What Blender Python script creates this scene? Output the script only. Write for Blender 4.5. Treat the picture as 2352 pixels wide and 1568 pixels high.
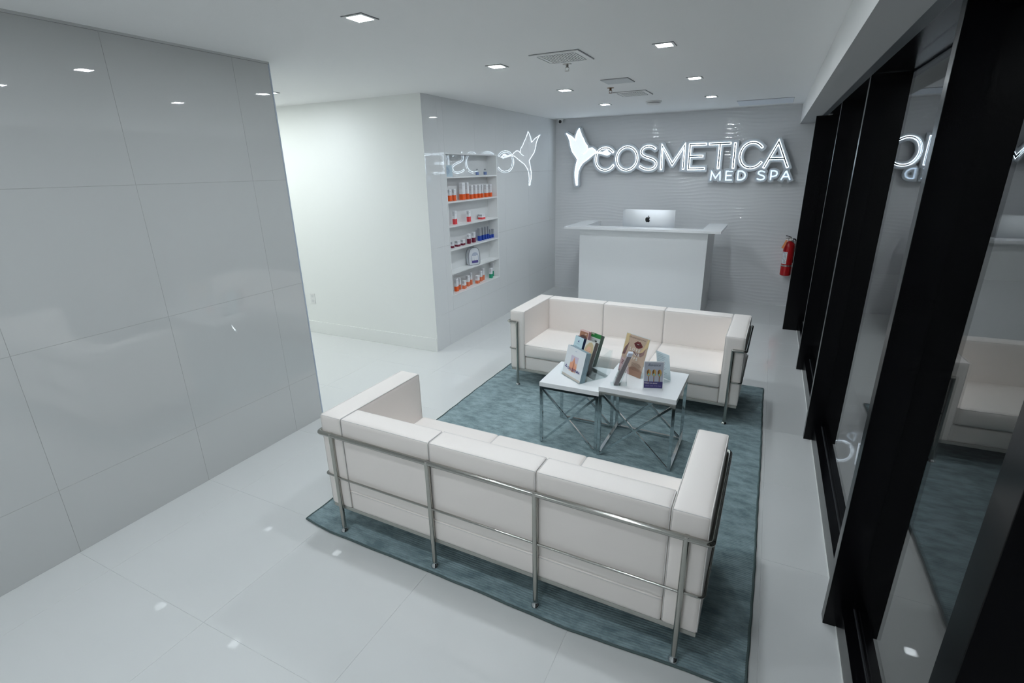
import bpy, bmesh, math, random
from mathutils import Vector, Matrix, geometry
random.seed(7)
PI = math.pi
for o in list(bpy.data.objects): bpy.data.objects.remove(o)
SC = bpy.context.scene
COL = SC.collection

# ------------------------------------------------------------------ camera
cam_d = bpy.data.cameras.new('camera'); cam = bpy.data.objects.new('camera', cam_d); COL.objects.link(cam)
cam_d.sensor_width = 36; cam_d.lens = 36*1160.79/2352; cam_d.clip_start = 0.02; cam_d.clip_end = 100
_R = Vector((0.89766759, 0.44025168, -0.01927057)); _U = Vector((-0.12585112, 0.29802672, 0.94622491)); _F = Vector((-0.42232025, 0.84697021, -0.32293509))
cam.matrix_world = Matrix(((_R.x, _U.x, -_F.x, 0), (_R.y, _U.y, -_F.y, 0), (_R.z, _U.z, -_F.z, 1.785), (0, 0, 0, 1)))
SC.camera = cam
# ------------------------------------------------------------------ world, exposure
w = bpy.data.worlds.new('night'); SC.world = w; w.use_nodes = True
w.node_tree.nodes['Background'].inputs[0].default_value = (0.25, 0.33, 0.5, 1)
w.node_tree.nodes['Background'].inputs[1].default_value = 0.004
SC.view_settings.view_transform = 'Standard'; SC.view_settings.look = 'None'
SC.view_settings.gamma = 1; SC.view_settings.use_curve_mapping = False
SC.view_settings.exposure = 0.0
SC.cycles.blur_glossy = 0.05
LAMP_POWER = 258.0          # emission of the square downlights
LAMP_COL = (0.885, 0.965, 1.02)
SIGN_POWER = 8.0
SIGN_COL = (0.72, 0.87, 1.0)

# ------------------------------------------------------------------ materials
MATS = {}
def mat(name, col, rough=.5, metal=0, emit=None, estr=1, ior=1.5, bump=None, bdist=.001, bstr=1.0, stretch=(1,1,1), coat=0, coat_r=.03, noise=None, sheen=0, spec=.5, alpha=1):
    if name in MATS: return MATS[name]
    m = bpy.data.materials.new(name); m.use_nodes = True; nt = m.node_tree; b = nt.nodes['Principled BSDF']
    b.inputs['Base Color'].default_value = (*col, 1); b.inputs['Roughness'].default_value = rough
    b.inputs['Metallic'].default_value = metal; b.inputs['IOR'].default_value = ior
    b.inputs['Coat Weight'].default_value = coat; b.inputs['Coat Roughness'].default_value = coat_r
    b.inputs['Sheen Weight'].default_value = sheen; b.inputs['Specular IOR Level'].default_value = spec
    if emit:
        b.inputs['Emission Color'].default_value = (*emit, 1); b.inputs['Emission Strength'].default_value = estr
    tc = nt.nodes.new('ShaderNodeTexCoord'); mp = nt.nodes.new('ShaderNodeMapping'); nt.links.new(tc.outputs['Object'], mp.inputs[0])
    mp.inputs['Scale'].default_value = stretch
    if bump:
        n = nt.nodes.new('ShaderNodeTexNoise'); n.inputs['Scale'].default_value = bump; n.inputs['Detail'].default_value = 2
        bp = nt.nodes.new('ShaderNodeBump'); bp.inputs['Strength'].default_value = bstr; bp.inputs['Distance'].default_value = bdist
        nt.links.new(mp.outputs[0], n.inputs['Vector']); nt.links.new(n.outputs[0], bp.inputs['Height']); nt.links.new(bp.outputs[0], b.inputs['Normal'])
        if coat: nt.links.new(bp.outputs[0], b.inputs['Coat Normal'])
    if noise:   # (scale, colour2, low, high)
        n = nt.nodes.new('ShaderNodeTexNoise'); n.inputs['Scale'].default_value = noise[0]; n.inputs['Detail'].default_value = 9; n.inputs['Roughness'].default_value = .72
        r = nt.nodes.new('ShaderNodeMapRange'); r.inputs[1].default_value = noise[2]; r.inputs[2].default_value = noise[3]
        mx = nt.nodes.new('ShaderNodeMix'); mx.data_type = 'RGBA'
        mx.inputs[6].default_value = (*col, 1); mx.inputs[7].default_value = (*noise[1], 1)
        nt.links.new(mp.outputs[0], n.inputs['Vector']); nt.links.new(n.outputs[0], r.inputs[0]); nt.links.new(r.outputs[0], mx.inputs[0]); nt.links.new(mx.outputs[2], b.inputs['Base Color'])
    MATS[name] = m
    return m
def glassmat(name, ior=1.5, tint=(1, 1, 1), rough=0.0):
    m = bpy.data.materials.new(name); m.use_nodes = True; nt = m.node_tree; nt.nodes.clear()
    out = nt.nodes.new('ShaderNodeOutputMaterial'); mx = nt.nodes.new('ShaderNodeMixShader'); fr = nt.nodes.new('ShaderNodeFresnel')
    t = nt.nodes.new('ShaderNodeBsdfTransparent'); g = nt.nodes.new('ShaderNodeBsdfGlossy')
    ge = nt.nodes.new('ShaderNodeNewGeometry'); mr = nt.nodes.new('ShaderNodeMapRange'); mr.inputs[3].default_value = ior; mr.inputs[4].default_value = 1/ior
    nt.links.new(ge.outputs['Backfacing'], mr.inputs[0]); nt.links.new(mr.outputs[0], fr.inputs[0])   # same Fresnel curve on both faces of a thin sheet
    t.inputs[0].default_value = (*tint, 1); g.inputs['Roughness'].default_value = rough
    nt.links.new(fr.outputs[0], mx.inputs[0]); nt.links.new(t.outputs[0], mx.inputs[1]); nt.links.new(g.outputs[0], mx.inputs[2]); nt.links.new(mx.outputs[0], out.inputs[0])
    return m
M_CEIL = mat('ceiling paint', (.86, .86, .855), .9)
M_PAINT = mat('wall paint', (.86, .87, .85), .8)
M_SOFFIT = mat('soffit paint', (.78, .78, .77), .85)
M_FLOOR = mat('glossy floor tile', (.76, .77, .765), .012, bump=26, bdist=.0006, bstr=.07, coat=.6, coat_r=.01)
M_GROUT = mat('floor grout', (.64, .65, .65), .7)
M_WTILE = mat('glossy wall tile', (.62, .63, .625), .012, bump=22, bdist=.0006, bstr=.08, coat=.6, coat_r=.01)
M_WGROUT = mat('wall grout', (.40, .40, .40), .7)
M_STILE = mat('glossy niche wall tile', (.79, .805, .81), .012, bump=22, bdist=.0005, bstr=.12, coat=.3, coat_r=.01)
M_BLACK = mat('black anodised frame', (.0022, .0022, .003), .22, spec=.22)
M_GREYTRIM = mat('grey channel trim', (.10, .11, .12), .4)
M_GLASS = glassmat('window glass', 1.6)
M_ACRYL = glassmat('clear acrylic', 1.30, (.97, .99, .99))
M_WHITE = mat('white gloss laminate', (.90, .915, .925), .12)
M_DESK = mat('white desk laminate', (.91, .925, .935), .22)
M_LEATH = mat('white leather', (.90, .838, .795), .42, bump=260, bdist=.0004, bstr=.35)
M_PIPE = mat('leather piping', (.70, .67, .65), .5)
M_CHROME = mat('brushed chrome', (.43, .425, .395), .16, metal=1)
M_MIRROR = mat('polished chrome', (.62, .65, .66), .06, metal=1)
M_BASE = mat('grey painted base', (.40, .40, .37), .5)
M_RUG = mat('teal rug pile', (.135, .215, .235), .75, sheen=.4, noise=(9, (.32, .44, .47), .38, .62), stretch=(1, 2.2, 1), bump=300, bdist=.002, bstr=.8)
M_RUGEDGE = mat('rug binding', (.09, .13, .13), .9)
M_ALU = mat('aluminium', (.84, .86, .89), .45, metal=1)
M_LOGO = mat('black logo', (.004, .004, .005), .2)
M_PLASTW = mat('white plastic', (.80, .80, .79), .4)
M_DARKGAP = mat('dark gap', (.11, .115, .12), .8)
M_LENS = mat('lamp lens', (1, 1, 1), .5, emit=LAMP_COL, estr=LAMP_POWER)
M_SIGNLED = mat('led strip', (1, 1, 1), .5, emit=SIGN_COL, estr=SIGN_POWER)
M_SIGNSOFT = mat('led face', (.35, .35, .35), .5, emit=(.82, .91, 1.0), estr=.92)
M_SIGNMED = mat('led small letters', (.6, .6, .6), .5, emit=(.58, .78, 1.0), estr=1.35)
M_SIGNBACK = mat('frosted acrylic', (.62, .66, .70), .25)
M_INLAY = mat('dark teal inlay', (.015, .04, .05), .35)
M_RED = mat('extinguisher red', (.45, .012, .015), .22)
M_BRASS = mat('dull metal', (.55, .53, .5), .35, metal=1)
M_TAG = mat('orange paper tag', (.75, .25, .10), .8)
M_PAPER = mat('white card', (.80, .82, .84), .45)
M_INK = mat('grey ink', (.30, .31, .34), .7)
def C(name, r, g, b, rough=.5):   # sRGB 0-255 to material
    f = lambda v: ((v/255+.055)/1.055)**2.4 if v > 10 else v/255/12.92
    return mat(name, (f(r), f(g), f(b)), rough)

# ------------------------------------------------------------------ mesh helpers
def link(name, me, parent=None, loc=None, rot=None):
    o = bpy.data.objects.new(name, me); COL.objects.link(o)
    if parent is not None: o.parent = parent
    if loc: o.location = loc
    if rot is not None: o.rotation_euler = rot if isinstance(rot, (tuple, list)) else (0, 0, rot)
    return o
def tag(o, label, cat, group=None):
    o['label'] = label; o['category'] = cat
    if group: o['group'] = group
    return o
def thing(name, label, cat, loc=(0, 0, 0), rz=0, group=None):
    o = link(name, None, None, loc, rz); o.empty_display_size = .05
    return tag(o, label, cat, group)
def struct(o): o['kind'] = 'structure'; return o
class MB:
    def __init__(s): s.v = []; s.f = []; s.sm = []
    def add(s, v, f, smooth=False):
        n = len(s.v); s.v += [tuple(p) for p in v]; s.f += [tuple(i+n for i in q) for q in f]; s.sm += [smooth]*len(f); return s
    def box(s, x0, x1, y0, y1, z0, z1):
        v = [(x, y, z) for z in (z0, z1) for y in (y0, y1) for x in (x0, x1)]
        return s.add(v, [(0, 2, 3, 1), (4, 5, 7, 6), (0, 1, 5, 4), (2, 6, 7, 3), (0, 4, 6, 2), (1, 3, 7, 5)])
    def rbox(s, x0, x1, y0, y1, z0, z1, r=.003):   # chamfered box
        bm = bmesh.new(); bmesh.ops.create_cube(bm, size=1)
        for v in bm.verts: v.co = Vector(((x0+x1)/2+v.co.x*(x1-x0), (y0+y1)/2+v.co.y*(y1-y0), (z0+z1)/2+v.co.z*(z1-z0)))
        bmesh.ops.bevel(bm, geom=list(bm.edges), offset=r, segments=2, affect='EDGES', profile=.6)
        bm.verts.index_update()
        s.add([v.co[:] for v in bm.verts], [[v.index for v in f.verts] for f in bm.faces], False); bm.free(); return s
    def tube(s, pts, r, n=10, closed=False, caps=True, rs=None):
        P = [Vector(p) for p in pts]; N = len(P); rings = []
        T = []
        for i in range(N):
            a = P[(i-1) % N] if (closed or i > 0) else P[i]; b = P[(i+1) % N] if (closed or i < N-1) else P[i]
            d1 = (P[i]-a).normalized() if (P[i]-a).length > 1e-9 else None; d2 = (b-P[i]).normalized() if (b-P[i]).length > 1e-9 else None
            t = (d1 or d2) + (d2 or d1); T.append(t.normalized() if t.length > 1e-6 else d1)
        ref = Vector((0, 0, 1)) if abs(T[0].z) < .9 else Vector((1, 0, 0))
        u = T[0].cross(ref).normalized(); vs = []
        for i in range(N):
            if i: u = (u - T[i]*u.dot(T[i]))
            u = u.normalized() if u.length > 1e-6 else T[i].orthogonal().normalized()
            w_ = T[i].cross(u); k = 1.0
            if (closed or 0 < i < N-1):
                d2 = (P[(i+1) % N]-P[i]).normalized(); c = max(.5, T[i].dot(d2)); k = 1/c
            rr = rs[i] if rs else r
            for j in range(n):
                a = 2*PI*j/n; vs.append(P[i]+(u*math.cos(a)+w_*math.sin(a))*rr)
        f = []
        for i in range(N if closed else N-1):
            i2 = (i+1) % N
            for j in range(n): f.append((i*n+j, i*n+(j+1) % n, i2*n+(j+1) % n, i2*n+j))
        s.add(vs, f, True)
        if caps and not closed: s.add(vs[:n], [tuple(range(n))[::-1]]); s.add(vs[-n:], [tuple(range(n))])
        return s
    def lathe(s, prof, n=24, c=(0, 0, 0), smooth=True):   # profile [(r, z)], about z through c
        vs = []; f = []
        for r, z in prof:
            for j in range(n): a = 2*PI*j/n; vs.append((c[0]+r*math.cos(a), c[1]+r*math.sin(a), c[2]+z))
        for i in range(len(prof)-1):
            for j in range(n): f.append((i*n+j, i*n+(j+1) % n, (i+1)*n+(j+1) % n, (i+1)*n+j))
        s.add(vs, f, smooth)
        if prof[0][0] > 1e-6: s.add(vs[:n], [tuple(range(n))[::-1]])
        if prof[-1][0] > 1e-6: s.add(vs[-n:], [tuple(range(n))])
        return s
    def prism(s, poly, y0, y1, fn=None):   # polygon in (x,z), from y0 (front) to y1
        n = len(poly); fn = fn or (lambda a, y, b: (a, y, b))
        vs = [fn(a, y0, b) for a, b in poly]+[fn(a, y1, b) for a, b in poly]
        tri = geometry.tessellate_polygon([[Vector((a, b, 0)) for a, b in poly]])
        f = [tuple(t) for t in tri]+[tuple(i+n for i in t[::-1]) for t in tri]+[(i, (i+1) % n, (i+1) % n+n, i+n) for i in range(n)]
        return s.add(vs, f)
    def ribbon(s, pts, hw, y0, y1, ext=0.0, closed=False):  # stroke of half width hw in the x,z plane, mitred
        P = [Vector((a, b)) for a, b in pts]
        if ext and not closed:
            P[0] = P[0]+(P[0]-P[1]).normalized()*ext; P[-1] = P[-1]+(P[-1]-P[-2]).normalized()*ext
        N = len(P); L = []; Rr = []
        for i in range(N):
            d1 = (P[i]-P[i-1]).normalized() if (i or closed) else None
            d2 = (P[(i+1) % N]-P[i]).normalized() if (i < N-1 or closed) else None
            d1 = d1 or d2; d2 = d2 or d1
            n1 = Vector((-d1.y, d1.x)); n2 = Vector((-d2.y, d2.x)); m = (n1+n2)
            if m.length < .2: m = n1
            m.normalize(); k = min(1/max(m.dot(n1), .35), 2.4)
            L.append(P[i]+m*hw*k); Rr.append(P[i]-m*hw*k)
        seg = range(N if closed else N-1)
        for i in seg:
            j = (i+1) % N; q = [L[i], L[j], Rr[j], Rr[i]]
            vs = [(p.x, y0, p.y) for p in q]+[(p.x, y1, p.y) for p in q]
            s.add(vs, [(0, 1, 2, 3), (7, 6, 5, 4), (0, 4, 5, 1), (2, 6, 7, 3)])
        if not closed:
            for i in (0, N-1):
                q = [L[i], Rr[i]]; s.add([(q[0].x, y0, q[0].y), (q[1].x, y0, q[1].y), (q[1].x, y1, q[1].y), (q[0].x, y1, q[0].y)], [(0, 1, 2, 3)])
        return s
    def cushion(s, x0, x1, y0, y1, z0, z1, r=.014, puff=.006):
        hx, hy, hz = (x1-x0)/2, (y1-y0)/2, (z1-z0)/2; c = Vector(((x0+x1)/2, (y0+y1)/2, (z0+z1)/2))
        T = [-1, -.985, -.96, -.9, -.7, -.4, 0, .4, .7, .9, .96, .985, 1]; n = len(T); idx = {}; vs = []; fs = []
        def vert(p):
            k = tuple(round(a, 4) for a in p)
            if k in idx: return idx[k]
            q = Vector((p[0]*hx, p[1]*hy, p[2]*hz)); inner = Vector((max(-hx+r, min(hx-r, q.x)), max(-hy+r, min(hy-r, q.y)), max(-hz+r, min(hz-r, q.z))))
            d = q-inner
            if d.length > 1e-9: q = inner+d.normalized()*r
            bx, by, bz = [1-abs(a)**3 for a in p]
            if abs(p[0]) == 1: q.x += math.copysign(puff*by*bz, p[0])
            if abs(p[1]) == 1: q.y += math.copysign(puff*bx*bz, p[1])
            if abs(p[2]) == 1: q.z += math.copysign(puff*bx*by, p[2])
            idx[k] = len(vs); vs.append(c+q); return idx[k]
        for ax in range(3):
            for sgn in (-1, 1):
                for i in range(n-1):
                    for j in range(n-1):
                        q = []
                        for a, b in ((i, j), (i+1, j), (i+1, j+1), (i, j+1)):
                            p = [0, 0, 0]; p[ax] = sgn; p[(ax+1) % 3] = T[a]; p[(ax+2) % 3] = T[b]; q.append(vert(p))
                        fs.append(tuple(q if sgn > 0 else q[::-1]))
        return s.add(vs, fs, True)
    def mesh(s, name, m):
        me = bpy.data.meshes.new(name); me.from_pydata(s.v, [], s.f); me.materials.append(m)
        me.polygons.foreach_set('use_smooth', s.sm); me.update(); return me
    def obj(s, name, m, parent=None, loc=None, rot=None): return link(name, s.mesh(name, m), parent, loc, rot)
def B(*a): return MB().box(*a)
def RB(*a, **k): return MB().rbox(*a, **k)
def loop_rr(u0, u1, v0, v1, r, n=3):      # rounded rectangle loop in 2D
    pts = []
    for cx, cy, a0 in ((u1-r, v1-r, 0), (u0+r, v1-r, 90), (u0+r, v0+r, 180), (u1-r, v0+r, 270)):
        for i in range(n+1):
            a = math.radians(a0+90*i/n); pts.append((cx+r*math.cos(a), cy+r*math.sin(a)))
    return pts
def corner_path(P, r=.012, n=4):           # round the corners of a polyline
    P = [Vector(p) for p in P]; out = [P[0]]
    for i in range(1, len(P)-1):
        a = (P[i-1]-P[i]).normalized(); b = (P[i+1]-P[i]).normalized(); p0 = P[i]+a*r; p1 = P[i]+b*r
        for k in range(n+1):
            t = k/n; out.append((1-t)**2*p0+2*t*(1-t)*P[i]+t*t*p1)
    out.append(P[-1]); return out
def copy_tree(o, parent=None):
    c = o.copy(); COL.objects.link(c); c.parent = parent
    for ch in list(o.children): copy_tree(ch, c)
    return c
_fc = {}
def text_mb(s, size, spacing=1.0, shear=0, bold=0):
    cu = bpy.data.curves.new('t', 'FONT'); cu.body = s; cu.size = size; cu.space_character = spacing; cu.align_x = 'CENTER'; cu.align_y = 'CENTER'; cu.shear = shear; cu.offset = bold; cu.resolution_u = 3
    ob = bpy.data.objects.new('t', cu); me = bpy.data.meshes.new_from_object(ob)
    v = [tuple(p.co) for p in me.vertices]; f = [tuple(q.vertices) for q in me.polygons]
    bpy.data.objects.remove(ob); bpy.data.curves.remove(cu); bpy.data.meshes.remove(me)
    return v, f

# ================================================================== SETTING
H = 2.4395; XL = -2.895; XS = -2.90; YL = 2.50; YW = 4.09; YB = 7.388; XR = .505; SOF = 2.2265
YN = -2.6; XH = -7.0
def tiled(parent, rects, mapf, th, m, gap=.0005, name='wall_tile', jit=0.0):
    cache = {}
    for pieces in rects:
        # pieces: list of (u0,u1,v0,v1) of one tile
        u0 = min(p[0] for p in pieces); v0 = min(p[2] for p in pieces)
        key = tuple(tuple(round(a, 4) for a in (p[0]-u0, p[1]-u0, p[2]-v0, p[3]-v0)) for p in pieces)
        if key not in cache:
            mb = MB()
            for p in key:
                c = gap
                a0, a1, b0, b1 = p[0]+c, p[1]-c, p[2]+c, p[3]-c
                e = .0006
                vs = [mapf(a0, b0, 0), mapf(a1, b0, 0), mapf(a1, b1, 0), mapf(a0, b1, 0), mapf(a0+e, b0+e, th), mapf(a1-e, b0+e, th), mapf(a1-e, b1-e, th), mapf(a0+e, b1-e, th)]
                vs = [Vector(p)-Vector(mapf(0, 0, 0)) for p in vs]
                mb.add(vs, [(4, 5, 6, 7), (0, 1, 5, 4), (1, 2, 6, 5), (2, 3, 7, 6), (3, 0, 4, 7)])
            cache[key] = mb.mesh(name, m)
            bmx = bmesh.new(); bmx.from_mesh(cache[key]); bmesh.ops.recalc_face_normals(bmx, faces=bmx.faces); 
            f0 = max(bmx.faces, key=lambda f: f.calc_area()); want = Vector(mapf(0, 0, 1))-Vector(mapf(0, 0, 0))
            if f0.normal.dot(want) < 0: bmesh.ops.reverse_faces(bmx, faces=bmx.faces)
            bmx.to_mesh(cache[key]); bmx.free()
        o = link(name, cache[key], parent); o.location = Vector(mapf(u0, v0, 0))
def grid_rects(us, vs, hole=None):
    out = []
    for i in range(len(us)-1):
        for j in range(len(vs)-1):
            r = (us[i], us[i+1], vs[j], vs[j+1])
            if hole and not (r[1] <= hole[0] or r[0] >= hole[1] or r[3] <= hole[2] or r[2] >= hole[3]):
                ps = []
                h0, h1, k0, k1 = max(hole[0], r[0]), min(hole[1], r[1]), max(hole[2], r[2]), min(hole[3], r[3])
                if h0 > r[0]+.003: ps.append((r[0], h0, r[2], r[3]))
                if h1 < r[1]-.003: ps.append((h1, r[1], r[2], r[3]))
                if k0 > r[2]+.003: ps.append((h0, h1, r[2], k0))
                if k1 < r[3]-.003: ps.append((h0, h1, k1, r[3]))
                if ps: out.append(ps)
            else: out.append([r])
    return out
# floor : slab plus tiles
fl = struct(B(XH-.1, .46, YN-.1, YB+.1, -.12, -.0012).obj('floor', M_GROUT))
xs = [.18-.70*k for k in range(0, 11)][::-1]; xs = [XH]+[x for x in xs if x > XH+.05]+[.46]
ys = [.88+.6915*k for k in range(-5, 10)]; ys = [YN]+[y for y in ys if YN+.05 < y < YB-.05]+[YB]
def inroom(r):
    x, y = (r[0]+r[1])/2, (r[2]+r[3])/2
    if r[1] <= XL+.03 and r[3] <= YL+.02: return False
    if r[1] <= XS+.03 and r[2] >= YW-.02: return False
    return True
rects = []
for ps in grid_rects(xs, ys):
    r = ps[0]
    if not inroom(r): continue
    rects.append([r])
tiled(fl, rects, lambda u, v, t: (u, v, -.0012+t), .0012, M_FLOOR, name='floor_tile')
# ceiling
struct(B(XH-.1, .60, YN-.1, YB+.1, H, H+.1).obj('ceiling', M_CEIL))
# left wall, its glossy tiles and end trim
wl = struct(B(XL-.12, XL-.0012, YN, YL, 0, H).obj('wall_left', M_WGROUT))
ysl = [YN, -1.87, -1.18, -.49, .20, .886, 1.568, 2.248, YL-.004]; zs = [0, .361, 1.051, 1.745, H-.012]
tiled(wl, grid_rects(ysl, zs), lambda u, v, t: (XL-.0012+t, u, v), .0012, M_WTILE)
struct(B(XL-.002, XL+.006, YN, YL, H-.012, H).obj('trim_1', M_WTILE))
struct(RB(XL-.125, XL+.002, YL-.004, YL+.006, 0, H, r=.002).obj('trim_2', mat('satin edge trim', (.50, .56, .66), .35)))
# hall: wall on the near side, far white wall, end wall, baseboard
struct(B(XH, XL-.12, YL-.10, YL, 0, H).obj('wall_hall_near', M_PAINT))
struct(B(XH, XS-.001, YW, YW+.1, 0, H).obj('wall_hall', M_PAINT))
struct(B(XH-.1, XH, YL-.1, YW+.1, 0, H).obj('wall_hall_end', M_PAINT))
struct(RB(XH, XS+.0005, YW-.014, YW, 0, .141, r=.003).obj('baseboard_hall', M_PAINT))
# shelf wall with the niche opening
NY0, NY1, NZ0, NZ1 = 4.427, 5.506, .517, 1.945
mb = MB(); X0 = XS-.16; X1 = XS-.0012
mb.box(X0, X1, YW+.1, NY0, 0, H).box(X0, X1, NY1, YB, 0, H).box(X0, X1, NY0, NY1, 0, NZ0).box(X0, X1, NY0, NY1, NZ1, H).box(X0, X1, YW+.001, YW+.1, 0, H)
ws = struct(mb.obj('wall_niche', M_WGROUT))
ysn = [YW+.001, 4.33, 5.02, 5.71, 6.40, 7.09, YB]; 
tiled(ws, grid_rects(ysn, [0, .365, 1.056, 1.747, H], (NY0, NY1, NZ0, NZ1)), lambda u, v, t: (XS-.0012+t, u, v), .0012, M_STILE)
# back wall of wavy relief tiles
def wavy(u, v):
    ph = (v*PI/.043 + 1.0*math.sin(u*2.1+v*3.1)+.9*math.sin(u*5.3-v*7.7+1)+.5*math.sin(u*11+v*13))
    a = 1-abs(math.sin(ph))**.8
    return .0024*a*(.62+.38*math.sin(u*3.7+v*9.1+2*math.sin(u*1.3)))
nx, nz = 150, 900
vs = []; X0b, X1b = XS, .60
for j in range(nz+1):
    z = H*j/nz
    for i in range(nx+1):
        x = X0b+(X1b-X0b)*i/nx; vs.append((x, YB-.002-wavy(x, z), z))
fs = [(j*(nx+1)+i, j*(nx+1)+i+1, (j+1)*(nx+1)+i+1, (j+1)*(nx+1)+i) for j in range(nz) for i in range(nx)]
mb = MB().add(vs, fs, True); mb.box(X0b, X1b, YB+.002, YB+.1, 0, H)
struct(mb.obj('wall_back', mat('wavy glossy tile', (.82, .83, .845), .03)))
struct(B(XL-.12, .62, YN-.1, YN, 0, H).obj('wall_near', M_PAINT))
# soffit above the glazing, with the grey channel and the black header
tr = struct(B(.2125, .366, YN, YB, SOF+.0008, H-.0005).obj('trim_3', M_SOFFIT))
B(.2127, .366, YN, YB, SOF, SOF+.0007).obj('underside_dark_sheet', mat('soffit underside grey', (.42, .425, .43), .85), tr)  # thin sheet added to make the underside a darker grey
struct(B(.366, .412, YN, 7.37, SOF, SOF+.02).obj('trim_4', M_GREYTRIM))
struct(B(.412, .60, YN, YB, SOF+.010, H-.001).obj('trim_5', M_BLACK))
# glazing: sill, mullions, panes
mul = [(6.27, 6.33, .316), (4.990, 5.040, .412), (3.610, 3.660, .412), (1.972, 2.022, .412), (.948, 1.035, .412), (-.40, -.35, .412), (-1.75, -1.70, .412)]
edges = [YB]+[y for m_ in mul for y in (m_[1], m_[0])]+[YN]
for k, (y0, y1, x0) in enumerate(mul):
    mb = RB(x0, .60, y0, y1, 0, SOF+.008, r=.0015)
    if x0 < .4: mb = RB(.316, .455, y0, y0+.06, 0, SOF, r=.0015).box(.455, .60, y0+.005, y0+.055, 0, SOF+.008)
    struct(mb.obj('trim_%d' % (6+k), M_BLACK))
for k in range(0, len(edges), 2):
    a, b = edges[k+1], edges[k]
    if b-a < .1: continue
    wn = struct(RB(.46, .55, a, b, 0, .11, r=.0012).obj('window_%d' % (k//2+1), M_BLACK))
    B(.4560, .4601, a, b, 0, .003).obj('caulk', M_PAINT, wn)
    B(XR, XR+.006, a, b, .11, SOF+.010).obj('pane', M_GLASS, wn)
    B(XR-.004, XR-.0005, a, b, .108, .1145).obj('gasket', mat('gasket rubber', (.03, .032, .036), .5), wn)
struct(B(.60, 7, YN-2, YB+3, -.14, -.02).obj('ground_outside', mat('dark paving', (.03, .03, .032), .8)))

# ================================================================== CEILING FITTINGS
def downlight(x, y, label, group='square recessed downlights in the ceiling'):
    t = thing('downlight', label, 'light', (x, y, H), 0, group)
    s = .058; q = .043
    mb = MB()
    for a in ((-s, s, -s, -q), (-s, s, q, s), (-s, -q, -q, q), (q, s, -q, q)): mb.box(a[0], a[1], a[2], a[3], -.005, -.0005)
    mb.obj('trim_ring', M_PLASTW, t)
    mb = MB()
    for a in ((-s-.0014, s+.0014, -s-.0014, -s), (-s-.0014, s+.0014, s, s+.0014), (-s-.0014, -s, -s, s), (s, s+.0014, -s, s)): mb.box(a[0], a[1], a[2], a[3], -.0035, -.0005)
    mb.obj('shadow_gap', mat('soft gap', (.24, .25, .26), .8), t)
    B(-q, q, -q, q, -.0035, -.001).obj('lens', M_LENS, t)
LEFTROW = [(-1.75, 2.05, 'large square downlight nearest the camera, above the near sofa\'s left end'), (-1.755, 3.378, 'square downlight between the big air grille and the bright hallway'), (-1.757, 4.685, 'square downlight left of the blank ceiling panel'), (-1.76, 5.95, 'square downlight nearest the corner camera and back wall on the left')]
RIGHTROW = [(-.65, 2.02, 'square downlight above the near sofa, right-hand row'), (-.65, 3.33, 'square downlight above the coffee tables, right of the big air grille'), (-.653, 4.646, 'middle square downlight of the right-hand row, behind the far sofa'), (-.66, 5.955, 'square downlight just in front of the long ceiling hatch')]
for x, y, l in LEFTROW+RIGHTROW: downlight(x, y, l)
for i, y in enumerate((.74, -.57, -1.88)):  # last pair added out of view, to light the upright faces
    downlight(-1.75, y, ['square downlight over the open floor beside the left wall', 'square downlight behind the camera beside the left wall', 'square downlight at the room\'s near end beside the left wall'][i]); downlight(-.65, y, ['square downlight over the open floor beside the glazing', 'square downlight behind the camera beside the glazing', 'square downlight at the room\'s near end beside the glazing'][i])
downlight(-3.93, 3.36, 'square downlight half hidden by the left wall\'s end, over the hallway')
downlight(-6.2, 3.36, 'square downlight deep in the hallway behind the left wall')
t = thing('hall_fill_light', 'added unseen light panel brightening the hallway from behind the left wall', 'light', (-5.0, 3.25, H))  # unseen panel added to brighten the hallway
B(-.62, .62, -.31, .31, -.010, -.0005).obj('frame', M_PLASTW, t)
B(-.60, .60, -.29, .29, -.0115, -.0095).obj('diffuser', mat('fill light diffuser', (1, 1, 1), .5, emit=(.93, 1.0, .985), estr=6.2), t)
def grille(x0, x1, y0, y1, n, label):
    cx, cy = (x0+x1)/2, (y0+y1)/2; hx, hy = (x1-x0)/2, (y1-y0)/2
    t = thing('air_grille', label, 'air vent', (cx, cy, H))
    mb = MB(); b = .05
    for a in ((-hx, hx, -hy, -hy+b), (-hx, hx, hy-b, hy), (-hx, -hx+b, -hy+b, hy-b), (hx-b, hx, -hy+b, hy-b)): mb.box(*a, -.0085, -.0005)
    mb.obj('frame', M_CEIL, t)
    mb = MB(); g = .0014
    for a in ((-hx-g, hx+g, -hy-g, -hy), (-hx-g, hx+g, hy, hy+g), (-hx-g, -hx, -hy, hy), (hx, hx+g, -hy, hy)): mb.box(*a, -.0030, -.0005)
    mb.obj('shadow_gap', mat('soft gap', (.24, .25, .26), .8), t)
    ix, iy = hx-b, hy-b
    B(-ix, ix, -iy, iy, -.0015, -.0005).obj('backing', mat('grille shadow', (.03, .032, .034), .9), t)
    mb = MB(); g = .004
    for a in ((-ix-.012, ix+.012, -iy-.012-g, -iy-.012), (-ix-.012, ix+.012, iy+.012, iy+.012+g), (-ix-.012-g, -ix-.012, -iy, iy), (ix+.012, ix+.012+g, -iy, iy)): mb.box(*a, -.0095, -.0078)
    mb.obj('inner_lip', mat('vent lip', (.20, .215, .22), .6), t)
    sl = None
    for i in range(n):
        x = -ix+(i+.5)*2*ix/n; hw = ix/n*.66
        if sl is None:
            sl = MB().box(-hw, hw, -iy, iy, -.0098, -.0080).mesh('slat', M_CEIL)
        link('slat', sl, t, (x, 0, 0))
grille(-1.43, -1.115, 3.175, 3.49, 13, 'large square white louvred air grille nearest the camera')
grille(-1.443, -1.133, 5.08, 5.41, 12, 'square white louvred air grille behind the brown sprinkler')
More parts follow.
